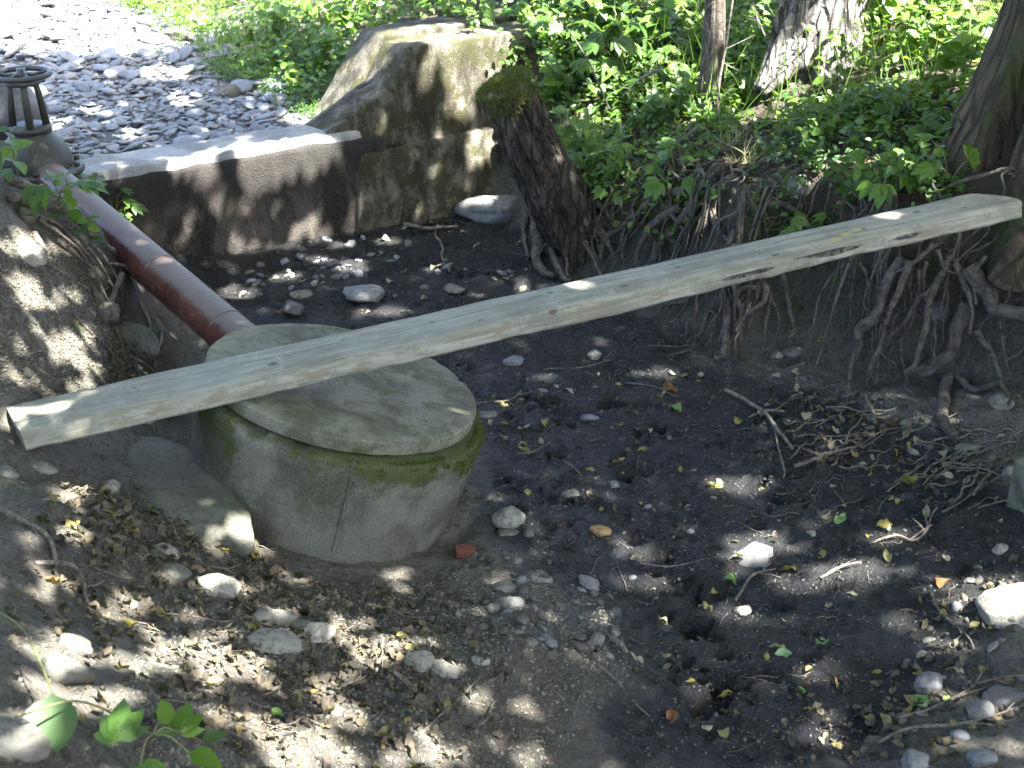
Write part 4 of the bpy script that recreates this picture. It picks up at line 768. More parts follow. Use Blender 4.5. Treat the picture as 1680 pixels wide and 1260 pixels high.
RK = [('boulder',808,335,112,62,'bluerock','smooth blue-grey boulder between the abutment and the stump',701,.42,.35,.25,.25),
 ('rock',752,317,62,24,'rock','flat stone leaning on the abutment beside the blue-grey boulder',702,.25,.5,.1,.3),
 ('rock',363,884,34,30,'white','small pale stone lying on the lower end of the olive slab',704,.5,.5,.3,-.6),
 ('rock',357,955,80,56,'white','pale wedge-shaped rock among dry leaves below the olive slab',705,.42,.7,.6,.2),
 ('rock',290,932,50,40,'slab','dull olive stone half hidden in leaves below the slab',706,.4,.5,.2,.35),
 ('rock',272,900,48,20,'white','thin pale stone poking from the leaves at the slab foot',707,.22,.5,.1,.1),
 ('rock',184,795,34,34,'white','small pale stone under the left end of the plank',708,.6,.5,.3,.2),
 ('rock',450,1046,82,54,'white','front left stone of the pale cluster below the well',709,.38,.75,.2,.15),
 ('rock',521,1032,62,60,'white','right-hand round stone of the pale cluster below the well',710,.55,.6,.9,.15),
 ('rock',452,1008,62,34,'rock','rear left stone of the pale cluster below the well',711,.4,.7,.2,.2),
 ('rock',492,1020,44,34,'rock','middle stone wedged in the pale cluster below the well',712,.45,.7,.5,.25),
 ('rock',687,1081,44,42,'white','rounded greenish stone on the bare soil in the lower middle',713,.75,.4,.5,.15),
 ('rock',727,1095,48,20,'rock','flat stone touching the rounded greenish stone',714,.3,.5,-.2,.2),
 ('rock',789,1083,28,16,'white','small pale oval stone right of the flat stone',715,.5,.3,.1,.2),
 ('rock',835,850,50,40,'white','knobbly pale rock at the mud edge right of the well',716,.7,.4,.4,.15),
 ('rock',832,872,32,16,'rock','small stone tucked against the knobbly pale rock',717,.4,.6,0,.2),
 ('rock',868,873,16,22,'rock','upright greenish pebble beside the knobbly pale rock',718,.9,.5,0,.1),
 ('rock',968,950,38,40,'bluerock','grey oval stone standing out on the black mud',719,.45,.35,-.6,.15),
 ('rock',978,1037,32,56,'rock','long curved grey stone at the edge of the mud',720,.5,.3,1.1,.15),
 ('rock',838,986,44,28,'rock','flat angular stone on the gravelly slope below the brick',721,.4,.8,-.2,.15),
 ('rock',828,962,42,18,'rock','thin stone just above the flat angular stone',722,.3,.7,-.2,.15),
 ('rock',886,947,40,26,'rock','dusty rounded stone on the gravel slope near the mud',723,.5,.4,-.3,.2),
 ('rock',985,870,32,20,'ochre','orange-brown stone lying alone on the mud',724,.5,.4,-.1,.15),
 ('rock',1522,1116,42,52,'bluerock','upright grey stone beside a green leaf at lower right',725,.9,.6,.2,.15),
 ('rock',1662,992,110,60,'white','large pale sunlit rock at the right edge',726,.5,.5,.1,.25),
 ('rock',1235,902,92,44,'mudrock','mud-covered rock with one bare white side in the mud',727,.24,.6,.2,.44),
 ('rock',600,481,66,20,'bluerock','wedge-shaped grey stone on the mud behind the well',728,.3,.7,.05,.1),
 ('rock',496,484,34,16,'rock','brownish stone on the mud left of the wedge-shaped stone',729,.4,.7,0,.1),
 ('rock',480,505,36,22,'mudrock','dark rounded stone on the mud just behind the lid',730,.5,.4,0,.15),
 ('rock',742,473,36,18,'rock','stone with a green fleck behind the middle of the plank',731,.4,.6,.3,.15),
 ('rock',841,594,34,16,'bluerock','pale blue-grey stone on the mud right of the lid',732,.45,.4,.1,.15),
 ('rock',976,582,26,20,'white','whitish lump on the mud below the middle of the plank',733,.6,.7,.1,.15),
 ('rock',1298,579,34,20,'rock','grey stone at the foot of the hanging roots',734,.6,.7,.1,.15),
 ('rock',1275,583,20,14,'white','small pale stone left of the grey stone by the roots',735,.6,.6,.1,.15),
 ('rock',225,552,84,58,'slab','grey-green rock in the hollow beside the red pipe',736,.5,.4,.4,.2),
 ('rock',180,512,46,50,'rock','mottled knobbly stone in the hollow above the grey-green rock',737,.9,.3,.7,.1),
 ('rock',50,412,62,34,'white','white sunlit rock on the left bank under the tree roots',738,.45,.6,-.3,.2),
 ('rock',135,385,38,26,'slab','greyish stone among the roots above the pipe',739,.5,.6,.2,.25),
 ('rock',45,350,30,40,'slab','brown upright stone at the foot of the left tree',740,.9,.5,.2,.2),
 ('rock',1610,1243,44,26,'bluerock','smooth grey stone at the lower right corner',741,.5,.3,-.2,.15),
 ('rock',1500,1248,48,26,'bluerock','grey stone cut by the bottom edge at lower right',742,.5,.4,.3,.15),
 ('rock',1605,1160,46,44,'mudrock','dark grey rounded stone among twigs at lower right',743,.6,.5,.3,.2),
 ('rock',1650,1140,60,30,'mudrock','broad dark stone at the right edge above the corner stones',744,.4,.5,.1,.25),
 ('rock',1640,655,40,50,'rock','brown rounded rock among the roots at the right edge',745,.7,.5,.1,.2),
 ('rock',1540,505,50,26,'mudrock','grey stone wedged in the bank between hanging roots',746,.4,.7,.1,.3),
 ('rock',1520,600,36,24,'mudrock','dark stone below the thick bent roots',747,.5,.6,.1,.3),
 ('rock',1588,735,40,14,'rock','flat brown stone in the twig litter at the right',748,.25,.8,.1,.1),
 ('rock',1008,792,18,22,'bluerock','small oval stone stuck in the mud mid-stream',749,.7,.3,.2,.15),
 ('rock',937,808,26,22,'white','greyish white lump on the mud above the gravel slope',750,.6,.7,.1,.15),
 ('rock',968,684,26,12,'bluerock','narrow pale stone beside a hoof print in the mud',751,.35,.3,-.4,.15),
 ('rock',798,680,32,12,'rock','thin flat stone next to the mossy side of the well',752,.25,.6,.1,.15),
 ('rock',1218,999,26,24,'rock','brown rounded stone in the mud at lower centre right',753,.7,.4,.1,.2),
 ('rock',300,58,60,26,'rock','grey rock at the edge of the green bank above the gravel',754,.4,.6,.1,.2),
 ('rock',375,150,36,22,'rock','tan rounded stone in the gravel near the greenery',755,.55,.4,.1,.15),
 ('rock',490,72,26,16,'white','small pale rock peeking out of the grassy bank',756,.6,.6,.1,.2),
 ('rock',1310,300,46,36,'rock','round grey stone embedded in the bank above the plank',757,.6,.4,.1,.3),
 ('rock',105,1088,90,64,'rock','rounded grey rock in the left bank with sun on its side',758,.4,.4,-.4,.35),
 ('rock',120,1050,60,40,'rock','smaller grey rock above the rounded rock in the left bank',759,.4,.5,-.4,.35),
 ('rock',20,1180,110,130,'rock','big dull rock at the lower left edge behind the vine leaf',760,.4,.4,-.3,.4),
 ('rock',70,762,40,30,'rock','grey stone below the end of the plank',761,.4,.5,.1,.3),
 ('rock',10,770,36,30,'rock','pale stone at the left edge below the plank end',762,.5,.5,.1,.3),
 ('rock',890,640,18,9,'mudrock','small flat dark stone beside the hoof prints behind the lid',763,.4,.4,.1,.2),
 ('rock',1640,900,26,16,'white','small white stone near the cut block on the right',764,.5,.4,.1,.2),
 ('rock',1660,770,40,40,'rock','grey-green stone above the twigs at the right edge',765,.5,.8,.1,.2)]
for r in RK: rock(*r)
sa_, sb_ = hit1(238, 740), hit1(372, 905); d_ = sb_-sa_; L_ = np.linalg.norm(d_); d_ /= L_; y_ = np.cross([0, 0, 1], d_); y_ /= np.linalg.norm(y_); n_ = np.cross(d_, y_)
V, F = rock_geo(703, 4, (L_*.62, .19, .1), .55, .14); V[:, 2] = np.minimum(V[:, 2], .062+.012*fbm(V*5, 3, 3)); o = obj('rock_slab', MB().add(V, F).mesh('rock_slab'), M['slab'], None, 'long sloping olive slab sunk in the bank left of the well', 'rock'); o.matrix_world = Matrix.Translation(((sa_+sb_)/2+[0, 0, -.005]).tolist()) @ Matrix(np.stack([d_, y_, n_], 1).tolist()).to_4x4()
# cut block at the right edge and the brick
p = hit1(1690, 850); V, F = hexa([(-.11, -.12, -.12), (.11, -.12, -.12), (.11, .12, -.12), (-.11, .12, -.12)], [(-.1, -.1, .22), (.1, -.1, .24), (.1, .1, .24), (-.1, .1, .22)], disp=.006, seed=4, bevel=.012)
o = obj('stone_block', MB().add(V, F).mesh('stone_block'), M['lid'], None, 'upright squared concrete block cut by the right edge', 'block'); place(o, p+[.09, .05, 0], (-.15, -.1, 1), .3, 1)
p = hit1(763, 912); V, F = hexa([(-.055, -.03, -.025), (.055, -.028, -.025), (.05, .03, -.025), (-.05, .03, -.025)], [(-.05, -.03, .03), (.055, -.026, .028), (.045, .03, .026), (-.055, .03, .03)], disp=.006, seed=5, bevel=.006, nsc=20, chip=.008)
o = obj('brick_fragment', MB().add(V, F).mesh('brick_fragment'), M['brick'], None, 'broken red brick lying against the foot of the well', 'brick'); place(o, p+[0, 0, .02], (0.1, -.3, 1), .2, .74)

# what a small thing lies nearest to
LMK = [('the brick fragment',763,912),('the pale stone cluster',490,1030),('the olive slab',303,825),('the rounded greenish stone',687,1081),('the vine at lower left',230,1230),('the left plank end',60,735),('the knobbly pale rock',835,850),('the long curved grey stone',978,1037),('the orange-brown stone',985,870),('the half-buried rock',1235,902),('the upright grey stone',1522,1116),('the large pale rock',1662,992),('the brown stick',1240,690),('the forked twig',1480,885),('the lone green leaf',1108,673),('the bottom edge',1150,1250),('the wedge-shaped grey stone',600,481),('the blue-grey boulder',808,335),('the weir foot',480,420),('the well foot',640,940),('the stump',940,430),('the grey-barked tree',1335,170),('the sapling',1158,245),('the mossy tree',1590,310),('the bleached grass clump',1200,250),('the hanging roots',1250,590),('the thick bent roots',1450,620),('the squared block',1680,850),('the rear of the lid',800,560),('the lower right corner',1640,1230),('the white sunlit rock',50,412),('the pipe hollow',200,560),('the sunlit streak',1390,935),('the gravel edge',330,60),('the upper right corner',1560,60),('the abutment corner',560,140),('the top edge',1000,10),('the deep hoof prints',1140,1040),('the arching stick',100,940),('the wedge-shaped pale rock',357,955),('the flat angular stone',838,986),('the grey oval stone',968,950),('the dusty rounded stone',886,947),('the wood stub',1015,1068),('the bare soil patch',780,1150),('the thin stone',828,962),('the twig tangle',1480,760),('the lit twig end',1350,755),('the flat brown stone',1588,735),('the fresh green leaf',1505,1162),('the short woody chip',660,1125),('the bottom left leaves',450,1200),('the yellow leaf by the well',424,918)]
LMKP = hit([l[1] for l in LMK], [l[2] for l in LMK])[:, :2]
def nearby(x, y): return ', nearest '+LMK[int(np.argmin(np.hypot(LMKP[:, 0]-x, LMKP[:, 1]-y)))][0]
# pebbles: single ones per patch of ground
def pebble_patch(px, n, lo, hi, mats, label, group, seed, flat=(.35, .6)):
    r = np.random.default_rng(seed); q = sample_poly(world_poly(px), n, r)
    for x, y in q:
        s = r.uniform(lo, hi)*r.uniform(.7, 1.2); mt = mats[int(r.integers(len(mats)))]; ad = {'rock': 'grey', 'white': 'pale', 'bluerock': 'blue-grey', 'mudrock': 'dark', 'slab': 'olive', 'gravel': 'slate-coloured'}[mt]
        o = obj('pebble', stone_mesh(int(r.integers(14)), M[mt]), None, None, ad+' '+label+nearby(x, y), 'pebble', ad+' '+group+nearby(x, y))
        fz = r.uniform(1.2, 2.4); place(o, (x, y, float(gz(x, y))+s*.1), gn(np.array([x]), np.array([y]))[0]+r.normal(0, .2, 3), r.uniform(0, 6.3), (s, s, s*fz))
pebble_patch([(745,925),(800,880),(900,900),(1010,985),(1030,1075),(930,1090),(840,1050),(760,990)], 95, .011, .034, ['rock', 'rock', 'white', 'bluerock'], 'dusty pebble on the gravelly slope', 'pebbles on the slope by the brick', 51)
pebble_patch([(370,440),(470,400),(600,385),(680,400),(640,450),(520,470),(400,480)], 46, .018, .045, ['mudrock', 'gravel', 'mudrock'], 'flat pebble on the mud below the weir', 'pebbles below the weir', 52)
pebble_patch([(540,500),(700,420),(850,430),(900,470),(760,500),(640,525)], 14, .015, .04, ['bluerock', 'mudrock'], 'small wet pebble behind the plank', 'pebbles behind the plank', 53)
pebble_patch([(1230,580),(1400,600),(1560,690),(1640,760),(1480,740),(1300,660)], 34, .012, .032, ['rock', 'mudrock', 'white'], 'small stone in the dark soil', 'stones below the roots', 54)
pebble_patch([(1450,1120),(1660,860),(1690,1200),(1600,1260),(1400,1255)], 40, .01, .03, ['rock', 'mudrock', 'bluerock'], 'small stone on the dark ground at right', 'stones at the lower right', 55)
pebble_patch([(820,620),(1150,620),(1350,900),(1200,1100),(1050,1000),(880,800)], 26, .008, .02, ['mudrock', 'bluerock', 'rock'], 'tiny pebble pressed into the black mud', 'pebbles in the mud', 56)
pebble_patch([(480,930),(740,950),(840,1120),(620,1240),(420,1120)], 40, .008, .022, ['rock', 'white'], 'tiny pebble on the bare soil', 'pebbles below the well', 57)
pebble_patch([(0,420),(120,400),(200,560),(120,640),(0,620)], 26, .012, .035, ['rock', 'slab'], 'small stone on the bare left bank', 'stones on the left bank', 58)
pebble_patch([(900,240),(1100,200),(1300,300),(1200,360),(1000,330)], 20, .015, .045, ['rock', 'white'], 'small stone in the rooty bank', 'stones in the rooty bank', 59)
# uncountable grit
def grit(px, n, lo, hi, mat, seed, parent, name='grit'):
    r = np.random.default_rng(seed); q = sample_poly(world_poly(px), n, r); s = r.uniform(lo, hi, n)*r.uniform(.5, 1.3, n); mb = MB(); k = r.integers(0, 8, n); z = gz(q[:, 0], q[:, 1])
    for j in range(8):
        m = k == j; V, F = SHAPES_LO[j]; scatter(mb, V*[1, 1, 1.8], F, np.column_stack([q[m], z[m]+s[m]*.15]), frames(np.column_stack([r.normal(0, .3, (m.sum(), 2)), np.ones(m.sum())]), r.uniform(0, 6.3, m.sum())), s[m])
    obj(name, mb.mesh(name), M[mat], parent, kind='stuff')
grit([(330,950),(760,930),(1010,1000),(1040,1110),(900,1258),(250,1258),(200,1100)], 6500, .002, .009, 'rock', 61, G['near_bank_ground'])
M['soilclod'] = m_stone('dry_soil_clod', [(0, (.06, .053, .04)), (.6, (.12, .11, .086)), (1, (.18, .168, .138))], .95, .1, (.15, .14, .112), .8)
grit([(0,380),(110,360),(230,560),(260,640),(120,660),(0,650)], 3500, .003, .014, 'soilclod', 71, G['near_bank_ground'], 'clods')
grit([(0,780),(300,780),(480,940),(760,960),(900,1258),(0,1258)], 4500, .002, .009, 'soilclod', 72, G['near_bank_ground'], 'clods')
grit([(0,480),(140,420),(240,600),(150,660),(0,650)], 1200, .003, .01, 'slab', 62, G['near_bank_ground'])
grit([(300,470),(740,350),(860,380),(960,460),(1180,590),(1500,690),(1680,880),(1660,1200),(1400,1258),(1000,1258),(1030,1080),(900,960),(790,850),(780,700),(600,520)], 3000, .002, .007, 'mudrock', 63, G['mud_bed'])
grit([(1200,560),(1680,690),(1680,760),(1400,660)], 900, .003, .012, 'mudrock', 64, G['far_bank_ground'])

M['clod'] = m_stone('wet_mud_clod', [(0, (.012, .012, .013)), (.8, (.026, .025, .024)), (1, (.05, .047, .043))], .5, .5, (.03, .029, .027), .6)
grit([(300,470),(740,350),(860,380),(960,460),(1180,590),(1500,690),(1680,880),(1660,1200),(1400,1258),(1000,1258),(1030,1080),(900,960),(790,850),(780,700),(600,520)], 7000, .003, .011, 'clod', 65, G['mud_bed'], 'clods')
def debris(px, n, lo, hi, seed, parent):
    r = np.random.default_rng(seed); q = sample_poly(world_poly(px), n, r); V = np.array([(0, -.5, 0), (.5, -.5, .3), (.2, -.5, .8), (0, .5, 0), (.5, .5, .3), (.2, .5, .8)], float); F = np.array([(0, 1, 4), (0, 4, 3), (1, 2, 5), (1, 5, 4), (2, 0, 3), (2, 3, 5)])
    mb = MB(); L = r.uniform(lo, hi, n); w = r.uniform(.0012, .0035, n); scatter(mb, V, F, np.column_stack([q, gz(q[:, 0], q[:, 1])+.004]), frames(gn(q[:, 0], q[:, 1])+r.normal(0, .25, (n, 3)), r.uniform(0, 6.3, n)), np.column_stack([w, L, w])); obj('debris', mb.mesh('debris', False), M['twig'], parent, kind='stuff')
debris([(0,850),(350,850),(760,960),(1000,1050),(900,1258),(0,1258)], 1700, .012, .06, 66, G['near_bank_ground'])
debris([(780,600),(1150,600),(1500,700),(1680,860),(1660,1200),(1300,1258),(1000,1258),(1040,1050),(880,850)], 900, .01, .05, 67, G['mud_bed'])
debris([(880,260),(1050,180),(1300,190),(1500,250),(1560,330),(1200,390),(980,350)], 900, .03, .14, 68, G['far_bank_ground'])
debris([(0,400),(150,390),(260,600),(150,660),(0,640)], 500, .015, .09, 69, G['near_bank_ground'])

# ------------------------------------------------------------------ fallen leaves
LMESH = {}
def dry_mesh(k, mat):
    if (k, mat) not in LMESH: m = mesh_np('fallen_leaf', *DRY[k]); m.materials.append(M[mat]); LMESH[(k, mat)] = m
    return LMESH[(k, mat)]
def leaf_at(x, y, s, mat, label, group, r, lift=.006, tilt=.25, k=None):
    o = obj('fallen_leaf', dry_mesh(int(r.integers(14)) if k is None else k, mat), None, None, label+(nearby(x, y) if group else ''), 'leaf', group+nearby(x, y) if group else None)
    place(o, (x, y, float(gz(x, y))+lift+s*.08), gn(np.array([x]), np.array([y]))[0]+r.normal(0, tilt, 3)*[1, 1, .2], r.uniform(0, 6.3), s)
def leaf_patch(px, n, lo, hi, mat, label, group, seed, tilt=.25):
    r = np.random.default_rng(seed)
    for x, y in sample_poly(world_poly(px), n, r): leaf_at(x, y, r.uniform(lo, hi), mat, label, group, r, tilt=tilt)
MUDL = [(800,600),(1150,600),(1350,720),(1600,860),(1640,1100),(1450,1250),(1000,1250),(1040,1050),(900,900),(800,720)]
leaf_patch(MUDL, 46, .03, .06, 'yellow', 'yellowing fallen leaf on the black mud', 'yellow leaves on the mud', 71, .15)
leaf_patch(MUDL, 34, .025, .055, 'palefall', 'pale grey-green fallen leaf on the black mud', 'pale leaves on the mud', 72, .15)
leaf_patch([(330,480),(720,360),(860,400),(950,460),(780,500),(600,520)], 26, .04, .07, 'palefall', 'pale fallen leaf on the mud behind the plank', 'leaves behind the plank', 73, .15)
leaf_patch([(1250,600),(1680,720),(1680,900),(1450,820),(1250,700)], 34, .035, .065, 'palefall', 'withered leaf in the twig litter', 'leaves under the roots', 74)
leaf_patch([(1400,1150),(1680,900),(1680,1250),(1450,1258)], 30, .03, .055, 'litter', 'brown leaf on the dark ground at lower right', 'leaves at the lower right', 75)
LB = [(60,800),(350,840),(480,930),(720,970),(820,1060),(860,1255),(260,1255),(240,1110),(80,960)]
leaf_patch(LB, 110, .026, .055, 'litter', 'curled dry brown leaf on the near bank', 'dry leaves on the near bank', 76, .5)
leaf_patch(LB, 16, .035, .05, 'yellow', 'yellow leaf among dry ones on the near bank', 'yellow leaves on the near bank', 77, .4)
r_ = np.random.default_rng(78)
for (u, v, w, mt, lb) in [(1505,1162,34,'greenfall','large fresh green leaf below the upright grey stone'),(1108,673,24,'greenfall','bright green leaf lying alone on the mud mid-stream'),(1200,958,28,'greenfall','blue-green leaf on the mud left of the sunlit streak'),(1294,937,24,'yellow','yellow-green oval leaf near the half-buried rock'),(1490,805,40,'yellow','big yellow leaf standing in the litter at the right'),(1378,860,24,'greenfall','blue-green leaf right of the half-buried rock'),(1098,1190,28,'redleaf','orange and yellow leaf upright near the bottom edge'),(1450,868,22,'yellow','yellow rounded leaf beside a forked twig'),
  (118,866,26,'yellow','yellow-green leaf on the dark leaf heap at left'),(424,918,30,'yellow','bright yellow leaf beside the foot of the well'),(452,1180,28,'greenfall','green leaf in the leaf litter at bottom centre left'),(1283,1082,22,'greenfall','yellow-green leaf at the lower middle of the mud'),(1350,1055,30,'greenfall','pair-like green leaf on mud at lower right'),(1315,1140,20,'greenfall','small dark green leaf near the bottom of the mud'),(1545,960,26,'redleaf','long orange-brown leaf on the dark soil at right'),(290,458,22,'yellow','bright yellow leaf at the left foot of the weir'),(742,345,26,'palefall','curled tan leaf beside the blue-grey boulder'),(1190,1160,22,'yellow','yellow folded leaf near the bottom of the mud'),
  (1553,1149,16,'greenfall','small round green leaf right of the upright grey stone'),(90,960,22,'redleaf','rusty leaf on the sunlit left bank'),(935,645,16,'palefall','small heart-shaped pale leaf above the hoof prints'),(858,702,22,'palefall','pale oval leaf on the mud right of the lid'),(825,725,24,'palefall','greyish leaf lying between the lid and the hoof prints'),(1100,645,26,'redleaf','brown leaf beside a small sunlit patch of mud'),(1345,565,16,'yellow','yellow leaf in the shadow of the roots under the plank')]:
    p = hit1(u, v); leaf_at(p[0], p[1], w*np.linalg.norm(p-CAMP)/FPX*1.25, mt, lb, None, r_, tilt=.2)
def litter(px, n, lo, hi, mat, seed, parent, tilt=.5, name='leaf_litter', layer=.02):
    r = np.random.default_rng(seed); q = sample_poly(world_poly(px), n, r); keep = n2(q[:, 0], q[:, 1], 2.4, 5, 3)*1.5 > r.uniform(-.8, .5, n); wp = world_poly(px); keep &= poly_dist(q[:, 0], q[:, 1], np.vstack([wp, wp[:1]]))/.45 > r.uniform(-.1, 1, n)**1.5; q = q[keep]; n = len(q); s = r.uniform(lo, hi, n); mb = MB(); k = r.integers(0, 14, n); z = gz(q[:, 0], q[:, 1])+r.uniform(.004, layer, n)
    nn = gn(q[:, 0], q[:, 1])+r.normal(0, tilt, (n, 3))*[1, 1, .2]; fr = frames(nn, r.uniform(0, 6.3, n))
    for j in range(14):
        m = k == j
        if m.any(): scatter(mb, DRY[j][0], DRY[j][1], np.column_stack([q[m], z[m]]), fr[m], s[m])
    obj(name, mb.mesh(name), M[mat], parent, kind='stuff')
litter(LB, 3600, .01, .047, 'litter', 81, G['near_bank_ground'])
litter([(80,790),(230,800),(300,900),(200,960),(60,900)], 700, .03, .055, 'litter', 82, G['near_bank_ground'])
litter([(380,850),(520,940),(480,980),(400,930)], 420, .03, .05, 'litter', 83, G['near_bank_ground'])
litter([(0,880),(240,1000),(300,1255),(0,1255)], 500, .02, .045, 'litter', 84, G['near_bank_ground'])
litter([(1200,590),(1680,690),(1680,860),(1480,840),(1280,720)], 1000, .02, .045, 'litter', 85, G['mud_bed'])
litter([(1300,1100),(1680,880),(1680,1255),(1250,1255)], 800, .02, .045, 'litter', 86, G['mud_bed'])
litter([(880,260),(1050,180),(1300,190),(1500,250),(1560,330),(1200,390),(980,350)], 2600, .03, .06, 'litter', 87, G['far_bank_ground'])
litter([(780,600),(1150,600),(1350,720),(1600,900),(1300,1250),(1000,1250),(1040,1050),(880,850)], 420, .012, .035, 'litter', 88, G['mud_bed'], .3)
litter([(150,560),(230,560),(330,600),(340,690),(200,700)], 420, .03, .05, 'litter', 89, G['near_bank_ground'])

# ------------------------------------------------------------------ twigs and sticks
def twig(pts, r0, r1, label, off=.012, seed=0, name='twig', mat='twig', side=0, group=None, cat='twig'):
    P = np.array([hit1(u, v) for u, v in pts]); P[:, 2] += off+r0; n = max(10, 7*len(pts)); P = smooth_path(P, n); P = P+(.012+r0*.5)*np.stack([noise3(P*9+seed, s) for s in (1, 2, 3)], -1)*[1, 1, .4]
    mb = MB(); mb.add(*tube(P, np.linspace(r0, r1, n), 7, .35, seed)); r = np.random.default_rng(seed)
    for k in range(side):
        i = int(r.uniform(.2, .85)*n); a = r.uniform(-1.2, 1.2); d = P[min(i+1, n-1)]-P[i]; d = d/np.linalg.norm(d); e = np.array([d[0]*math.cos(a)-d[1]*math.sin(a), d[0]*math.sin(a)+d[1]*math.cos(a), .25]); L = r.uniform(.05, .14)
        mb.add(*tube(smooth_path([P[i], P[i]+e*L*.5+[0, 0, .005], P[i]+e*L], 6), np.linspace(r1*1.2, r1*.5, 6), 5))
    c = P.mean(0); me_ = MB(); me_.add(np.concatenate(mb.V)-c, np.concatenate(mb.F)); return obj(name, me_.mesh(name), M[mat], None, label, cat, group, loc=c)
TW = [([(150,470),(190,540),(205,600)], .006, .003, 'dark twig hanging into the hollow by the pipe', 2),([(215,590),(260,620),(320,655)], .007, .004, 'dark twig lying in the hollow behind the plank', 2),([(120,520),(170,570),(240,640)], .005, .003, 'fine root crossing the left bank to the hollow', 2),([(230,500),(245,540),(240,585)], .008, .005, 'broken stick standing beside the grey-green rock', 1),([(1192,645),(1225,668),(1260,690),(1300,742)], .012, .008, 'brown stick lying on the mud below the hanging roots', 1),([(1262,690),(1275,740),(1285,788)], .005, .004, 'pale thin twig branching down from the brown stick', 0),
 ([(1305,770),(1340,758),(1395,740)], .008, .006, 'grey twig end lit at its tip near the brown stick', 1),([(1420,655),(1428,675),(1438,700)], .009, .008, 'short straight stick upright in the litter at right', 0),
 ([(1430,898),(1470,885),(1500,890),(1540,842)], .007, .004, 'pale forked twig on the dark soil at the right', 3),([(1340,955),(1380,938),(1415,930)], .006, .004, 'bleached twig in the long sunlit streak', 0),([(1205,992),(1235,950),(1270,940)], .006, .003, 'curved twig by the blue-green leaf', 2),
 ([(1530,980),(1545,1015),(1585,1050),(1592,1070)], .006, .003, 'thin drooping twig left of the large pale rock', 1),([(1440,1225),(1500,1200),(1600,1188),(1680,1160)], .006, .0035, 'long thin branch along the lower right corner', 3),([(1470,1190),(1540,1165),(1600,1130),(1680,1112)], .006, .003, 'second long branch above the lower right one', 3),
 ([(1000,1055),(1020,1072),(1030,1082)], .011, .008, 'short stub of wood below the long curved stone', 0),([(780,668),(830,662),(858,645)], .004, .002, 'fine curved twig right of the lid rim', 2),([(845,750),(875,742),(903,728)], .004, .002, 'fine pale twig on the mud below the hoof prints', 0),([(920,760),(940,772),(955,785)], .004, .003, 'short dark twig beside a paw print', 0),
 ([(893,610),(950,607),(1000,595)], .003, .002, 'hair-thin twig on mud below the plank', 1),([(1025,632),(1075,640),(1115,655)], .004, .002, 'thin twig left of the lone green leaf', 0),([(715,380),(725,420),(735,450)], .008, .006, 'dark stick on the mud behind the plank', 1),([(660,375),(700,380),(750,378)], .014, .01, 'dark wet branch lying at the foot of the abutment', 0),
 ([(740,330),(780,310),(830,295)], .013, .008, 'branch resting across the top of the blue-grey boulder', 0),([(1050,930),(1100,935),(1150,925)], .003, .002, 'thin twig in the mud above the sunlit patch', 1),([(0,842),(50,870),(80,890),(95,940)], .008, .006, 'bent root-like stick on the left bank', 0),([(60,935),(110,938),(135,965),(140,1000)], .008, .006, 'sunlit stick arching over the left bank', 0),
 ([(95,440),(130,470),(165,500),(190,520)], .008, .004, 'sunlit bare twig slanting down to the hollow', 2),([(265,545),(258,580),(250,610)], .008, .006, 'upright stick between the pipe and the hollow', 2),([(60,395),(75,440),(105,460)], .014, .008, 'bleached branch hanging below the white rock', 1),([(200,500),(290,560),(330,600)], .004, .002, 'thin root lying beside the pipe', 1),
 ([(1060,1180),(1010,1120),(980,1095)], .004, .003, 'long thin stem across the edge of the mud at bottom', 1),([(560,1200),(540,1150),(600,1110)], .003, .002, 'fine dry stem on the sunny soil at bottom', 0),([(690,1215),(740,1165),(790,1120)], .004, .002, 'pale straw stem below the rounded greenish stone', 0),([(640,1105),(665,1125),(680,1140)], .007, .006, 'short woody chip below the pale cluster', 0)]
for k, (pts, r0, r1, lb, sd) in enumerate(TW): twig(pts, r0, r1, lb, seed=200+k, side=sd)
r_ = np.random.default_rng(91); PT = world_poly([(1250,640),(1500,680),(1680,700),(1680,830),(1480,800),(1300,740)])
for k, (x, y) in enumerate(sample_poly(PT, 60, r_)):
    a = r_.normal(.35, .5); L = r_.uniform(.1, .38); t = np.linspace(-.5, .5, 7); xs = x+t*L*math.cos(a); ys = y+t*L*math.sin(a)+r_.normal(0, .012, 7); P = np.column_stack([xs, ys, gz(xs, ys)+r_.uniform(.005, .03)]); P = smooth_path(P, 14); r0 = r_.uniform(.002, .006); c = P.mean(0)
    obj('twig', MB().add(*[q-c if i == 0 else q for i, q in enumerate(tube(P, np.linspace(r0, r0*.5, 14), 6, .3, k))]).mesh('twig'), M['twig'], None, 'thin dead twig in the brush litter'+nearby(x, y), 'twig', 'twigs under the roots'+nearby(x, y), loc=c)
for k, (x, y) in enumerate(sample_poly(np.array([at(u_, v_, 0)[:2] for u_, v_ in MUDL]), 46, r_)):
    a = r_.uniform(0, 6.3); L = r_.uniform(.05, .2); t = np.linspace(-.5, .5, 6); xs = x+t*L*math.cos(a); ys = y+t*L*math.sin(a)+r_.normal(0, .01, 6); P = smooth_path(np.column_stack([xs, ys, gz(xs, ys)+.005]), 10); r0 = r_.uniform(.0012, .003); c = P.mean(0)
    obj('twig', MB().add(*[q-c if i == 0 else q for i, q in enumerate(tube(P, np.linspace(r0, r0*.5, 10), 5, .3, k))]).mesh('twig'), M['twig'], None, 'hair-thin dead twig lying on the black mud'+nearby(x, y), 'twig', 'twigs on the mud'+nearby(x, y), loc=c)
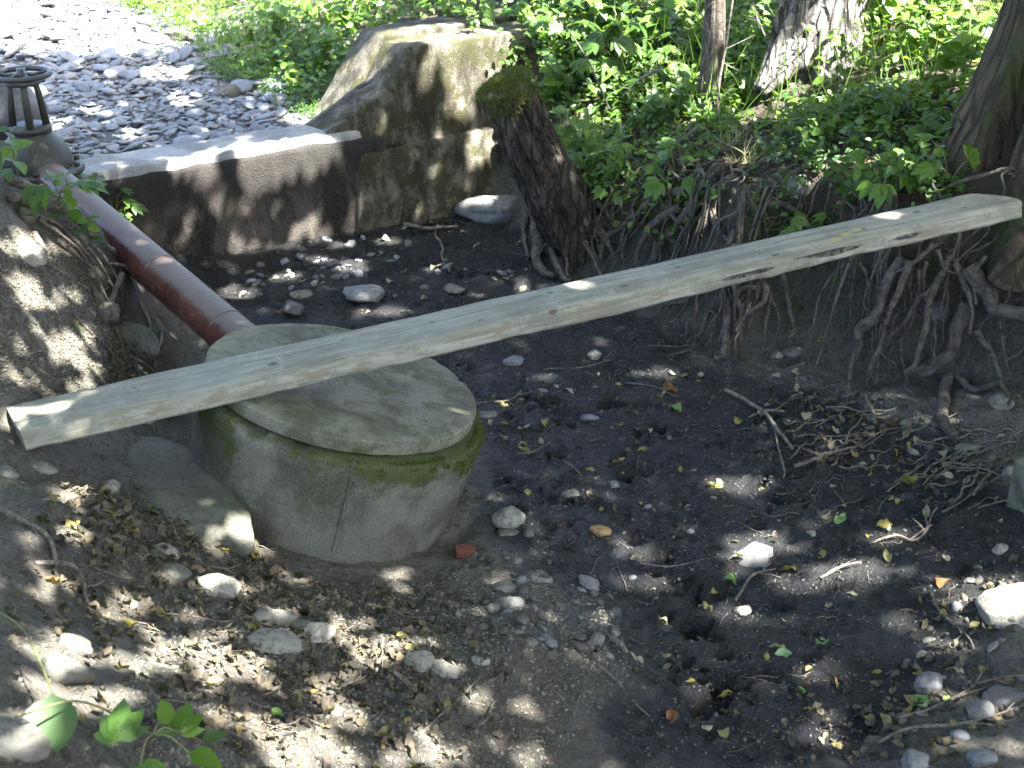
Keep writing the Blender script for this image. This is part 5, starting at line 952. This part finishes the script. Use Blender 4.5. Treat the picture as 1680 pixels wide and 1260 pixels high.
for k, (x, y) in enumerate(sample_poly(world_poly(LB), 40, r_)):
    a = r_.uniform(0, 6.3); L = r_.uniform(.06, .22); t = np.linspace(-.5, .5, 6); xs = x+t*L*math.cos(a); ys = y+t*L*math.sin(a)+r_.normal(0, .01, 6); P = smooth_path(np.column_stack([xs, ys, gz(xs, ys)+.02]), 10); r0 = r_.uniform(.0015, .004); c = P.mean(0)
    obj('twig', MB().add(*[q-c if i == 0 else q for i, q in enumerate(tube(P, np.linspace(r0, r0*.5, 10), 5, .3, k))]).mesh('twig'), M['twig'], None, 'thin dry twig in the near leaf litter'+nearby(x, y), 'twig', 'twigs in the near leaf litter'+nearby(x, y), loc=c)

# ------------------------------------------------------------------ plants
def palmate(n=5, s=1.0, spread=2.3):
    Vs = []; Fs = []; k0 = 0
    for i in range(n):
        a = -spread/2+spread*i/(n-1); L = s*(1-.35*abs(a)/(spread/2)); V, F = leaf_geo(.26, .2, .3, 'ovate', 3); V = V*L; c, s_ = math.cos(a), math.sin(a)
        Vs.append(np.column_stack([V[:, 0]*c+V[:, 1]*s_, -V[:, 0]*s_+V[:, 1]*c, V[:, 2]])); Fs.append(F+k0); k0 += len(V)
    return np.concatenate(Vs), np.concatenate(Fs)
PALM = palmate(); PM_ = {}
def leaf_mesh(kind, mat):
    if (kind, mat) not in PM_:
        m = mesh_np('leaf', *{'ovate': LEAF, 'wide': LEAF_W, 'palm': PALM, 'heart': leaf_geo(.4, .12, .25, 'ovate', 7), 'lance': leaf_geo(.16, .2, .35, 'ovate', 4)}[kind]); m.materials.append(M[mat]); PM_[(kind, mat)] = m
    return PM_[(kind, mat)]
def plant_layout(kind, r):
    """stem polylines and leaf frames of one plant of roughly unit height"""
    stems, leaves = [], []
    if kind in ('ovate', 'wide', 'lance'):
        for b in range(r.integers(1, 3)):
            a = r.uniform(0, 6.3); ln = r.uniform(.1, .45); top = np.array([math.cos(a)*ln, math.sin(a)*ln, r.uniform(.75, 1.05)]); P = smooth_path([(0, 0, -.05), top*[.35, .35, .55], top], 10); stems.append(P)
            for t in np.linspace(.35, 1, r.integers(4, 7)):
                p = P[int(t*9)]; y0 = r.uniform(0, 3.1)
                for sgn in (0, math.pi): leaves.append((p, np.array([math.cos(y0+sgn), math.sin(y0+sgn), r.uniform(-.25, .4)]), r.uniform(.26, .42)*(1.1-.4*t)))
    else:
        for b in range(r.integers(3, 6)):
            a = r.uniform(0, 6.3); ln = r.uniform(.25, .7); top = np.array([math.cos(a)*ln, math.sin(a)*ln, r.uniform(.35, .95)]); P = smooth_path([(0, 0, -.05), top*[.4, .4, .8], top], 8); stems.append(P); leaves.append((P[-1], np.array([math.cos(a), math.sin(a), -.15]), r.uniform(.38, .55)))
    return stems, leaves
def leaf_frame(d, r):
    d = d/np.linalg.norm(d); x = np.cross(d, [0, 0, 1]); x /= np.linalg.norm(x); n = np.cross(x, d); a = r.normal(0, .35); x2 = x*math.cos(a)+n*math.sin(a); n2_ = np.cross(x2, d); return np.stack([x2, d, n2_], 1)
def make_proto(kind, mat, seed, leafkind=None):
    r = np.random.default_rng(seed); st, lv = plant_layout(kind, r); mb = MB()
    for P in st: mb.add(*tube(P, np.linspace(.016, .008, len(P)), 5))
    sm = mb.mesh('stem'); sm.materials.append(M['stem']); return sm, [(leaf_mesh(leafkind or kind, mat), Matrix.Translation(p.tolist()) @ Matrix(leaf_frame(d, r).tolist()).to_4x4() @ Matrix.Scale(float(s), 4)) for p, d, s in lv]
PROTO = {(k, m): [make_proto(k, m, 900+7*i+hash_) for i in range(5)] for hash_, (k, m) in enumerate([('ovate', 'herb'), ('wide', 'herb'), ('palm', 'herb'), ('lance', 'herb'), ('ovate', 'herb_dark'), ('palm', 'herb_dark'), ('wide', 'lush'), ('ovate', 'lush'), ('lance', 'lush'), ('palm', 'lush')])}
def plant(name, pos, h, key, label, group, r, lean=(0, 0)):
    e = obj(name, None); tag(e, label, 'plant', group); sm, lv = PROTO[key][int(r.integers(5))]
    e.matrix_world = Matrix.Translation([float(x) for x in pos]) @ Matrix(frames(np.array([[lean[0], lean[1], 1.]]), np.array([r.uniform(0, 6.3)]))[0].tolist()).to_4x4() @ Matrix.Scale(h, 4)
    obj('stem', sm, None, e)
    for m, mx in lv: o = obj('leaf', m, None, e); o.matrix_local = mx
    return e
def plant_patch(px, n, lo, hi, keys, label, group, seed, name='leafy_plant', lean=(0, -.25)):
    r = np.random.default_rng(seed)
    for x, y in sample_poly(world_poly(px), n, r):
        key = keys[int(r.integers(len(keys)))]; ad = {'ovate': 'oval-leaved', 'wide': 'broad-leaved', 'palm': 'hand-leaved', 'lance': 'narrow-leaved'}[key[0]]
        plant(name, (x, y, float(gz(x, y))), r.uniform(lo, hi), key, ad+' '+label+nearby(x, y), ad+' '+group+nearby(x, y), r, lean)
plant_patch([(830,120),(960,60),(1120,120),(1120,220),(900,200)], 26, .16, .34, [('ovate', 'herb'), ('palm', 'herb'), ('wide', 'herb')], 'herb right of the abutment', 'herbs right of the abutment', 301)
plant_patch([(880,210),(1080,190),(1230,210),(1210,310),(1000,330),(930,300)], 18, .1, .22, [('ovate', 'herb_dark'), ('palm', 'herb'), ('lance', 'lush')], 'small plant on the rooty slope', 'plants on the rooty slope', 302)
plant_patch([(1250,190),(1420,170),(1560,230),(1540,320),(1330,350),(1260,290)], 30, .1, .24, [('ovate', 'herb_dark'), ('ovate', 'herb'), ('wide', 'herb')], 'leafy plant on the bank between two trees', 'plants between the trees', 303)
plant_patch([(1420,0),(1640,0),(1580,160),(1440,150)], 26, .22, .42, [('wide', 'lush'), ('ovate', 'lush')], 'sunlit tall herb on the far bank', 'sunlit herbs at the upper right', 304)
plant_patch([(380,60),(640,20),(600,90),(560,140),(430,110)], 30, .16, .34, [('wide', 'lush'), ('ovate', 'lush'), ('ovate', 'herb')], 'bright herb on the bank upstream', 'herbs upstream of the abutment', 305)
plant_patch([(860,0),(1130,0),(1120,110),(900,70)], 24, .25, .45, [('wide', 'lush'), ('ovate', 'herb'), ('palm', 'herb')], 'tall herb on the upper bank', 'herbs left of the sapling', 306)
for k, (u, v, h, key, lb) in enumerate([(30,290,.3,('ovate','lush'),'bright green shoot in front of the valve flange'),(100,300,.26,('wide','lush'),'leafy green shoot where the pipe leaves the valve'),(150,330,.22,('wide','herb'),'green sprig overhanging the pipe near the weir corner'),(205,390,.2,('wide','lush'),'pale green sprig leaning over the middle of the pipe'),(10,300,.3,('ovate','herb'),'leafy tuft at the far left below the valve'),(190,355,.18,('palm','herb'),'small seedling between pipe and weir wall'),(1390,345,.16,('wide','herb'),'dark round-leaved plant just above the plank'),(1500,325,.14,('ovate','lush'),'fresh green sprout above the right part of the plank'),(1665,400,.16,('ovate','herb'),'green sprout at the right edge below the plank end'),(400,125,.2,('ovate','lush'),'small weed growing in the gravel by the green bank'),(130,545,.07,('ovate','lush'),'tiny seedling on the left bank hollow'),(118,372,.26,('wide','lush'),'leafy sprig growing over the upper pipe'),(150,405,.24,('ovate','herb'),'green sprig rooted beside the middle of the pipe'),(88,352,.28,('palm','herb'),'hand-leaved shoot over the pipe collar'),(850,240,.22,('lance','herb'),'thin-leaved plant hanging by the side of the stump'),(1010,335,.2,('lance','lush'),'spiky sunlit plant at the bank edge left of the roots')]):
    r = np.random.default_rng(330+k); p = hit1(u, v); plant('leafy_plant', p, h, key, lb, None, r, (.1, -.3))
for k, (s_, m_) in enumerate([(2.75, .25), (2.95, .5), (3.15, .2), (3.05, .65), (3.3, .45), (2.85, .7)]):
    plant('leafy_plant', wpt(s_, m_, 1.1), .16+.03*(k % 3), [('ovate', 'herb'), ('palm', 'herb'), ('wide', 'lush')][k % 3], 'leafy herb growing over the '+['front middle', 'rear middle', 'front right', 'rear right', 'far right', 'back left'][k]+' of the abutment top', None, np.random.default_rng(380+k), (.0, -.4))
# foreground vine at the lower left: one large leaf and two hand-shaped ones
vine = obj('broad_leaf_vine', None); p = hit1(230, 1240); vine.location = p; tag(vine, 'green vine with one large dull leaf and hand-shaped leaves at lower left', 'plant')
def vleaf(u, v, L, kind, mat, yawdir, nrm, lift):
    q = aty(u, v, hit1(u, v)[1]); q = q+(CAMP-q)/np.linalg.norm(CAMP-q)*lift; n = np.array(nrm, float); n /= np.linalg.norm(n); d = np.array(yawdir, float); d = d-n*(d@n); d /= np.linalg.norm(d); x = np.cross(d, n)
    o = obj('leaf', leaf_mesh(kind, mat), None, vine); o.matrix_local = Matrix.Translation((q-p).tolist()) @ Matrix(np.stack([x, d, n], 1).tolist()).to_4x4() @ Matrix.Scale(L, 4); return q
q1 = vleaf(88, 1140, .135, 'heart', 'herb_dark', (.1, -1, -.6), (.2, -.5, 1), .2); q2 = vleaf(195, 1215, .1, 'palm', 'herb', (-.15, 1, .5), (0, -.6, 1), .2); q3 = vleaf(295, 1205, .085, 'palm', 'lush', (.1, 1, .5), (.1, -.6, 1), .16); q4 = vleaf(310, 1235, .08, 'ovate', 'lush', (.8, -.3, .1), (0, -.3, 1), .16); q5 = vleaf(275, 1190, .07, 'ovate', 'lush', (-.3, .8, .5), (.3, -.5, 1), .17); q6 = vleaf(330, 1215, .06, 'ovate', 'herb', (.9, .3, .2), (0, -.4, 1), .15); q7 = vleaf(230, 1255, .08, 'palm', 'herb', (.3, -.6, -.2), (0, -.5, 1), .18)
mb = MB(); base = hit1(260, 1262)+[0, 0, .1]
for q in (q2, q3, q4, q5, q6, q7): mb.add(*tube(smooth_path([base-p, (base+q)/2+[0, 0, .02]-p, q-p], 10), .0022, 6))
mb.add(*tube(smooth_path([hit1(0, 1065)+[0, 0, .12]-p, hit1(60, 1120)+[0, 0, .14]-p, q1-p], 12), .0025, 6)); mb.add(*tube(smooth_path([hit1(40, 1240)+[0, 0, .1]-p, hit1(150, 1235)+[0, 0, .14]-p, base-p], 12), .0025, 6)); obj('stem', mb.mesh('stem'), M['stem'], vine)

# thick undergrowth that nobody could count
BARE = world_poly([(1235,150),(1300,180),(1250,290),(1215,320),(1165,315),(1185,235)])
def undergrowth(px_or_poly, n, hmax, mat, seed, name='undergrowth', size=(.03, .08), leaf=LEAF, clump=9, world=False, shrink=None):
    r = np.random.default_rng(seed); q = sample_poly(px_or_poly if world else world_poly(px_or_poly), n, r); keep = n2(q[:, 0], q[:, 1], 1.6, seed, 3) > r.uniform(-.7, .35, n); q = q[keep & ~in_poly(q[:, 0], q[:, 1], BARE)]; n = len(q); h = hmax*r.uniform(.25, 1, n)*(.7+.5*n2(q[:, 0], q[:, 1], 1.1, seed+1, 2))
    z = gz(q[:, 0], q[:, 1]); idx = np.repeat(np.arange(n), clump); m = len(idx); t = r.uniform(.25, 1, m); off = r.normal(0, .055, (m, 2))*(1+h[idx]*2)[:, None]
    pos = np.column_stack([q[idx]+off, z[idx]+h[idx]*t]); nn = np.column_stack([r.normal(0, .5, m), r.normal(-.2, .5, m), np.ones(m)]); mb = MB(); scatter(mb, leaf[0], leaf[1], pos, frames(nn, r.uniform(0, 6.3, m)), r.uniform(*size, m)*(1.1-.4*t)); 
    return obj(name, mb.mesh(name), M[mat], None, None, None, None, 'stuff')
undergrowth(np.array([(-1.6, 8.6), (-2.9, 10.9), (-4.5, 13.5), (-3, 16), (2, 15), (1.2, 10), (.2, 8.6)]), 3000, .46, 'lush', 401, world=True, size=(.04, .1))
undergrowth(np.array([(.2, 8.6), (1.1, 10.5), (2, 13), (6, 12), (5.5, 6.5), (3.6, 6.0), (2.2, 6.9), (1.3, 8.2)]), 2600, .5, 'lush', 402, world=True, size=(.04, .1))
undergrowth([(840,60),(1130,40),(1130,200),(900,200)], 420, .3, 'herb', 403, size=(.04, .09))
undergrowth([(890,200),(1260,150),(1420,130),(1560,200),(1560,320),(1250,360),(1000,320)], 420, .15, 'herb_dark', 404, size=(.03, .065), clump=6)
undergrowth([(330,110),(420,80),(580,100),(575,205),(500,195),(450,160)], 1000, .12, 'herb', 405, size=(.015, .04), leaf=LEAF_S, clump=12)
undergrowth([(220,70),(420,60),(520,150),(350,130)], 160, .05, 'herb', 406, size=(.012, .03), leaf=LEAF_S, clump=10)
undergrowth([(900,230),(1000,250),(1160,330),(1240,380),(1120,400),(1000,390),(930,330)], 210, .12, 'lush', 421, size=(.025, .075), clump=7)
plant_patch([(1250,320),(1400,300),(1560,310),(1590,350),(1380,390),(1270,390)], 16, .12, .26, [('ovate', 'herb'), ('palm', 'lush'), ('wide', 'herb')], 'leafy plant on the bank edge above the plank', 'plants above the plank', 308, lean=(-.1, -.7))
undergrowth([(1250,340),(1560,320),(1600,390),(1300,400)], 90, .1, 'herb', 422, size=(.03, .07), clump=6)
plant_patch([(920,240),(1020,270),(1150,340),(1080,390),(960,350)], 24, .16, .32, [('ovate', 'lush'), ('palm', 'lush'), ('lance', 'lush')], 'leafy plant spilling over the rooty edge', 'plants on the rooty edge', 307, lean=(-.2, -.7))
undergrowth([(980,300),(1150,290),(1300,330),(1560,330),(1540,370),(1250,390),(1000,350)], 130, .08, 'herb', 409, size=(.025, .06), clump=6)
undergrowth([(790,40),(870,40),(880,160),(820,170)], 120, .25, 'herb', 410, size=(.04, .08))
undergrowth([(1130,60),(1270,60),(1280,170),(1420,170),(1600,120),(1580,260),(1440,260),(1180,230)], 520, .24, 'lush', 407, size=(.035, .085))
undergrowth([(860,90),(1100,110),(1240,230),(1150,300),(960,280)], 240, .18, 'lush', 408, size=(.03, .08), clump=7)
# grass
BLADE = (np.array([(-.5, 0, 0), (.5, 0, 0), (-.4, .12, .5), (.4, .12, .5), (0, .45, 1.)]), np.array([(0, 1, 3), (0, 3, 2), (2, 3, 4)]))
def tuft(u, v, n, L, label, mat, seed, droop=(0, -.5, .3), spread=.05):
    r = np.random.default_rng(seed); p = hit1(u, v); pos = np.column_stack([r.normal(0, spread, n), r.normal(0, spread*.6, n), np.zeros(n)]); pos[:, 2] = gz(pos[:, 0]+p[0], pos[:, 1]+p[1])-p[2]-.01; nr = np.array(droop)+r.normal(0, .42, (n, 3)); mb = MB(); scatter(mb, BLADE[0], BLADE[1], pos, frames(nr, r.uniform(0, 6.3, n)), np.column_stack([r.uniform(.003, .006, n), r.uniform(.6, 1, n)*L, r.uniform(.6, 1.1, n)*L])); obj('grass_tuft', mb.mesh('grass_tuft', False), M[mat], None, label, 'grass', loc=p)
tuft(1200, 245, 130, .24, 'bleached dry grass hanging over the bank below the grey-barked tree', 'straw', 411)
tuft(1225, 270, 80, .2, 'second bleached grass clump beside the sunlit root bank', 'straw', 412)
tuft(1010, 335, 70, .16, 'dry sunlit grass tuft at the bank edge behind the plank', 'straw', 413)
tuft(1245, 355, 60, .14, 'short straw tuft on the soil above the plank', 'straw', 414)
tuft(1240, 395, 90, .14, 'mossy green grass tuft just behind the plank', 'grassgreen', 415)
tuft(545, 185, 110, .14, 'green grass tuft at the upstream foot of the abutment', 'grassgreen', 416)
tuft(330, 30, 90, .2, 'sunlit grass clump at the gravel edge far upstream', 'grassgreen', 417)
tuft(1530, 420, 60, .12, 'dark grass tuft hanging under the right part of the plank', 'grassgreen', 418)
r = np.random.default_rng(420); n = 5200; q = np.vstack([sample_poly(np.array([(-2.2, 9.4), (-4, 12.6), (-2, 14), (1, 12), (.2, 9)]), 2400, r), sample_poly(np.array([(.3, 8.2), (2, 12), (5, 11), (4.5, 6.8), (2.6, 6.4), (1.4, 6.9)]), 2800, r)]); mb = MB(); scatter(mb, BLADE[0], BLADE[1], np.column_stack([q, gz(q[:, 0], q[:, 1])]), frames(np.column_stack([r.normal(0, .4, (n, 2)), np.ones(n)]), r.uniform(0, 6.3, n)), np.column_stack([r.uniform(.004, .008, n), r.uniform(.1, .4, n), r.uniform(.15, .5, n)])); obj('grass', mb.mesh('grass', False), M['grassgreen'], None, kind='stuff')
# bare stems standing on the bank
for k, (pts, y, r0, lb) in enumerate([([(1180,230),(1178,150),(1190,80),(1205,-20)], 7.3, .012, 'bare whitish thorny stem right of the sapling'),([(1150,110),(1165,60),(1150,20),(1140,-20)], 7.1, .006, 'thin leafless stem crossing the sapling trunk'),([(1255,60),(1240,20),(1230,-20)], 7.2, .006, 'thin dry stem left of the grey-barked tree'),([(1000,180),(970,110),(940,60),(900,10)], 7.4, .006, 'long pale stem leaning left over the bank'),([(1090,110),(1050,130),(1020,160)], 7.3, .008, 'short dry branch stuck in the rooty slope'),([(1150,205),(1100,240),(1050,250),(1000,275)], 7.0, .01, 'bare branch lying along the rooty slope'),([(690,35),(660,10),(640,-10)], 9.0, .01, 'pale dry branch above the abutment top'),([(1480,110),(1530,40),(1560,-20)], 7.5, .007, 'thin stem among the sunlit herbs at upper right')]):
    P = np.array([aty(u, v, y+.04*i) for i, (u, v) in enumerate(pts)]); P = smooth_path(P, 22); P[:, 2] = np.maximum(P[:, 2], gz(P[:, 0], P[:, 1])+.01); c = P[0].copy(); rr = np.random.default_rng(430+k); mb = MB().add(*[x-c if i == 0 else x for i, x in enumerate(tube(P, np.linspace(r0, r0*.5, 22), 7, .3, k))])
    for j in range(8):
        i = int(rr.integers(3, 21)); e = rr.normal(0, 1, 3); e /= np.linalg.norm(e); mb.add(*tube(smooth_path([P[i]-c, P[i]+e*.03-c, P[i]+e*rr.uniform(.05, .2)+[0, 0, .02]-c], 5), np.linspace(r0*.4, r0*.15, 5), 5))
    obj('bare_stem', mb.mesh('bare_stem'), M['twig'], None, lb, 'stem', loc=c)
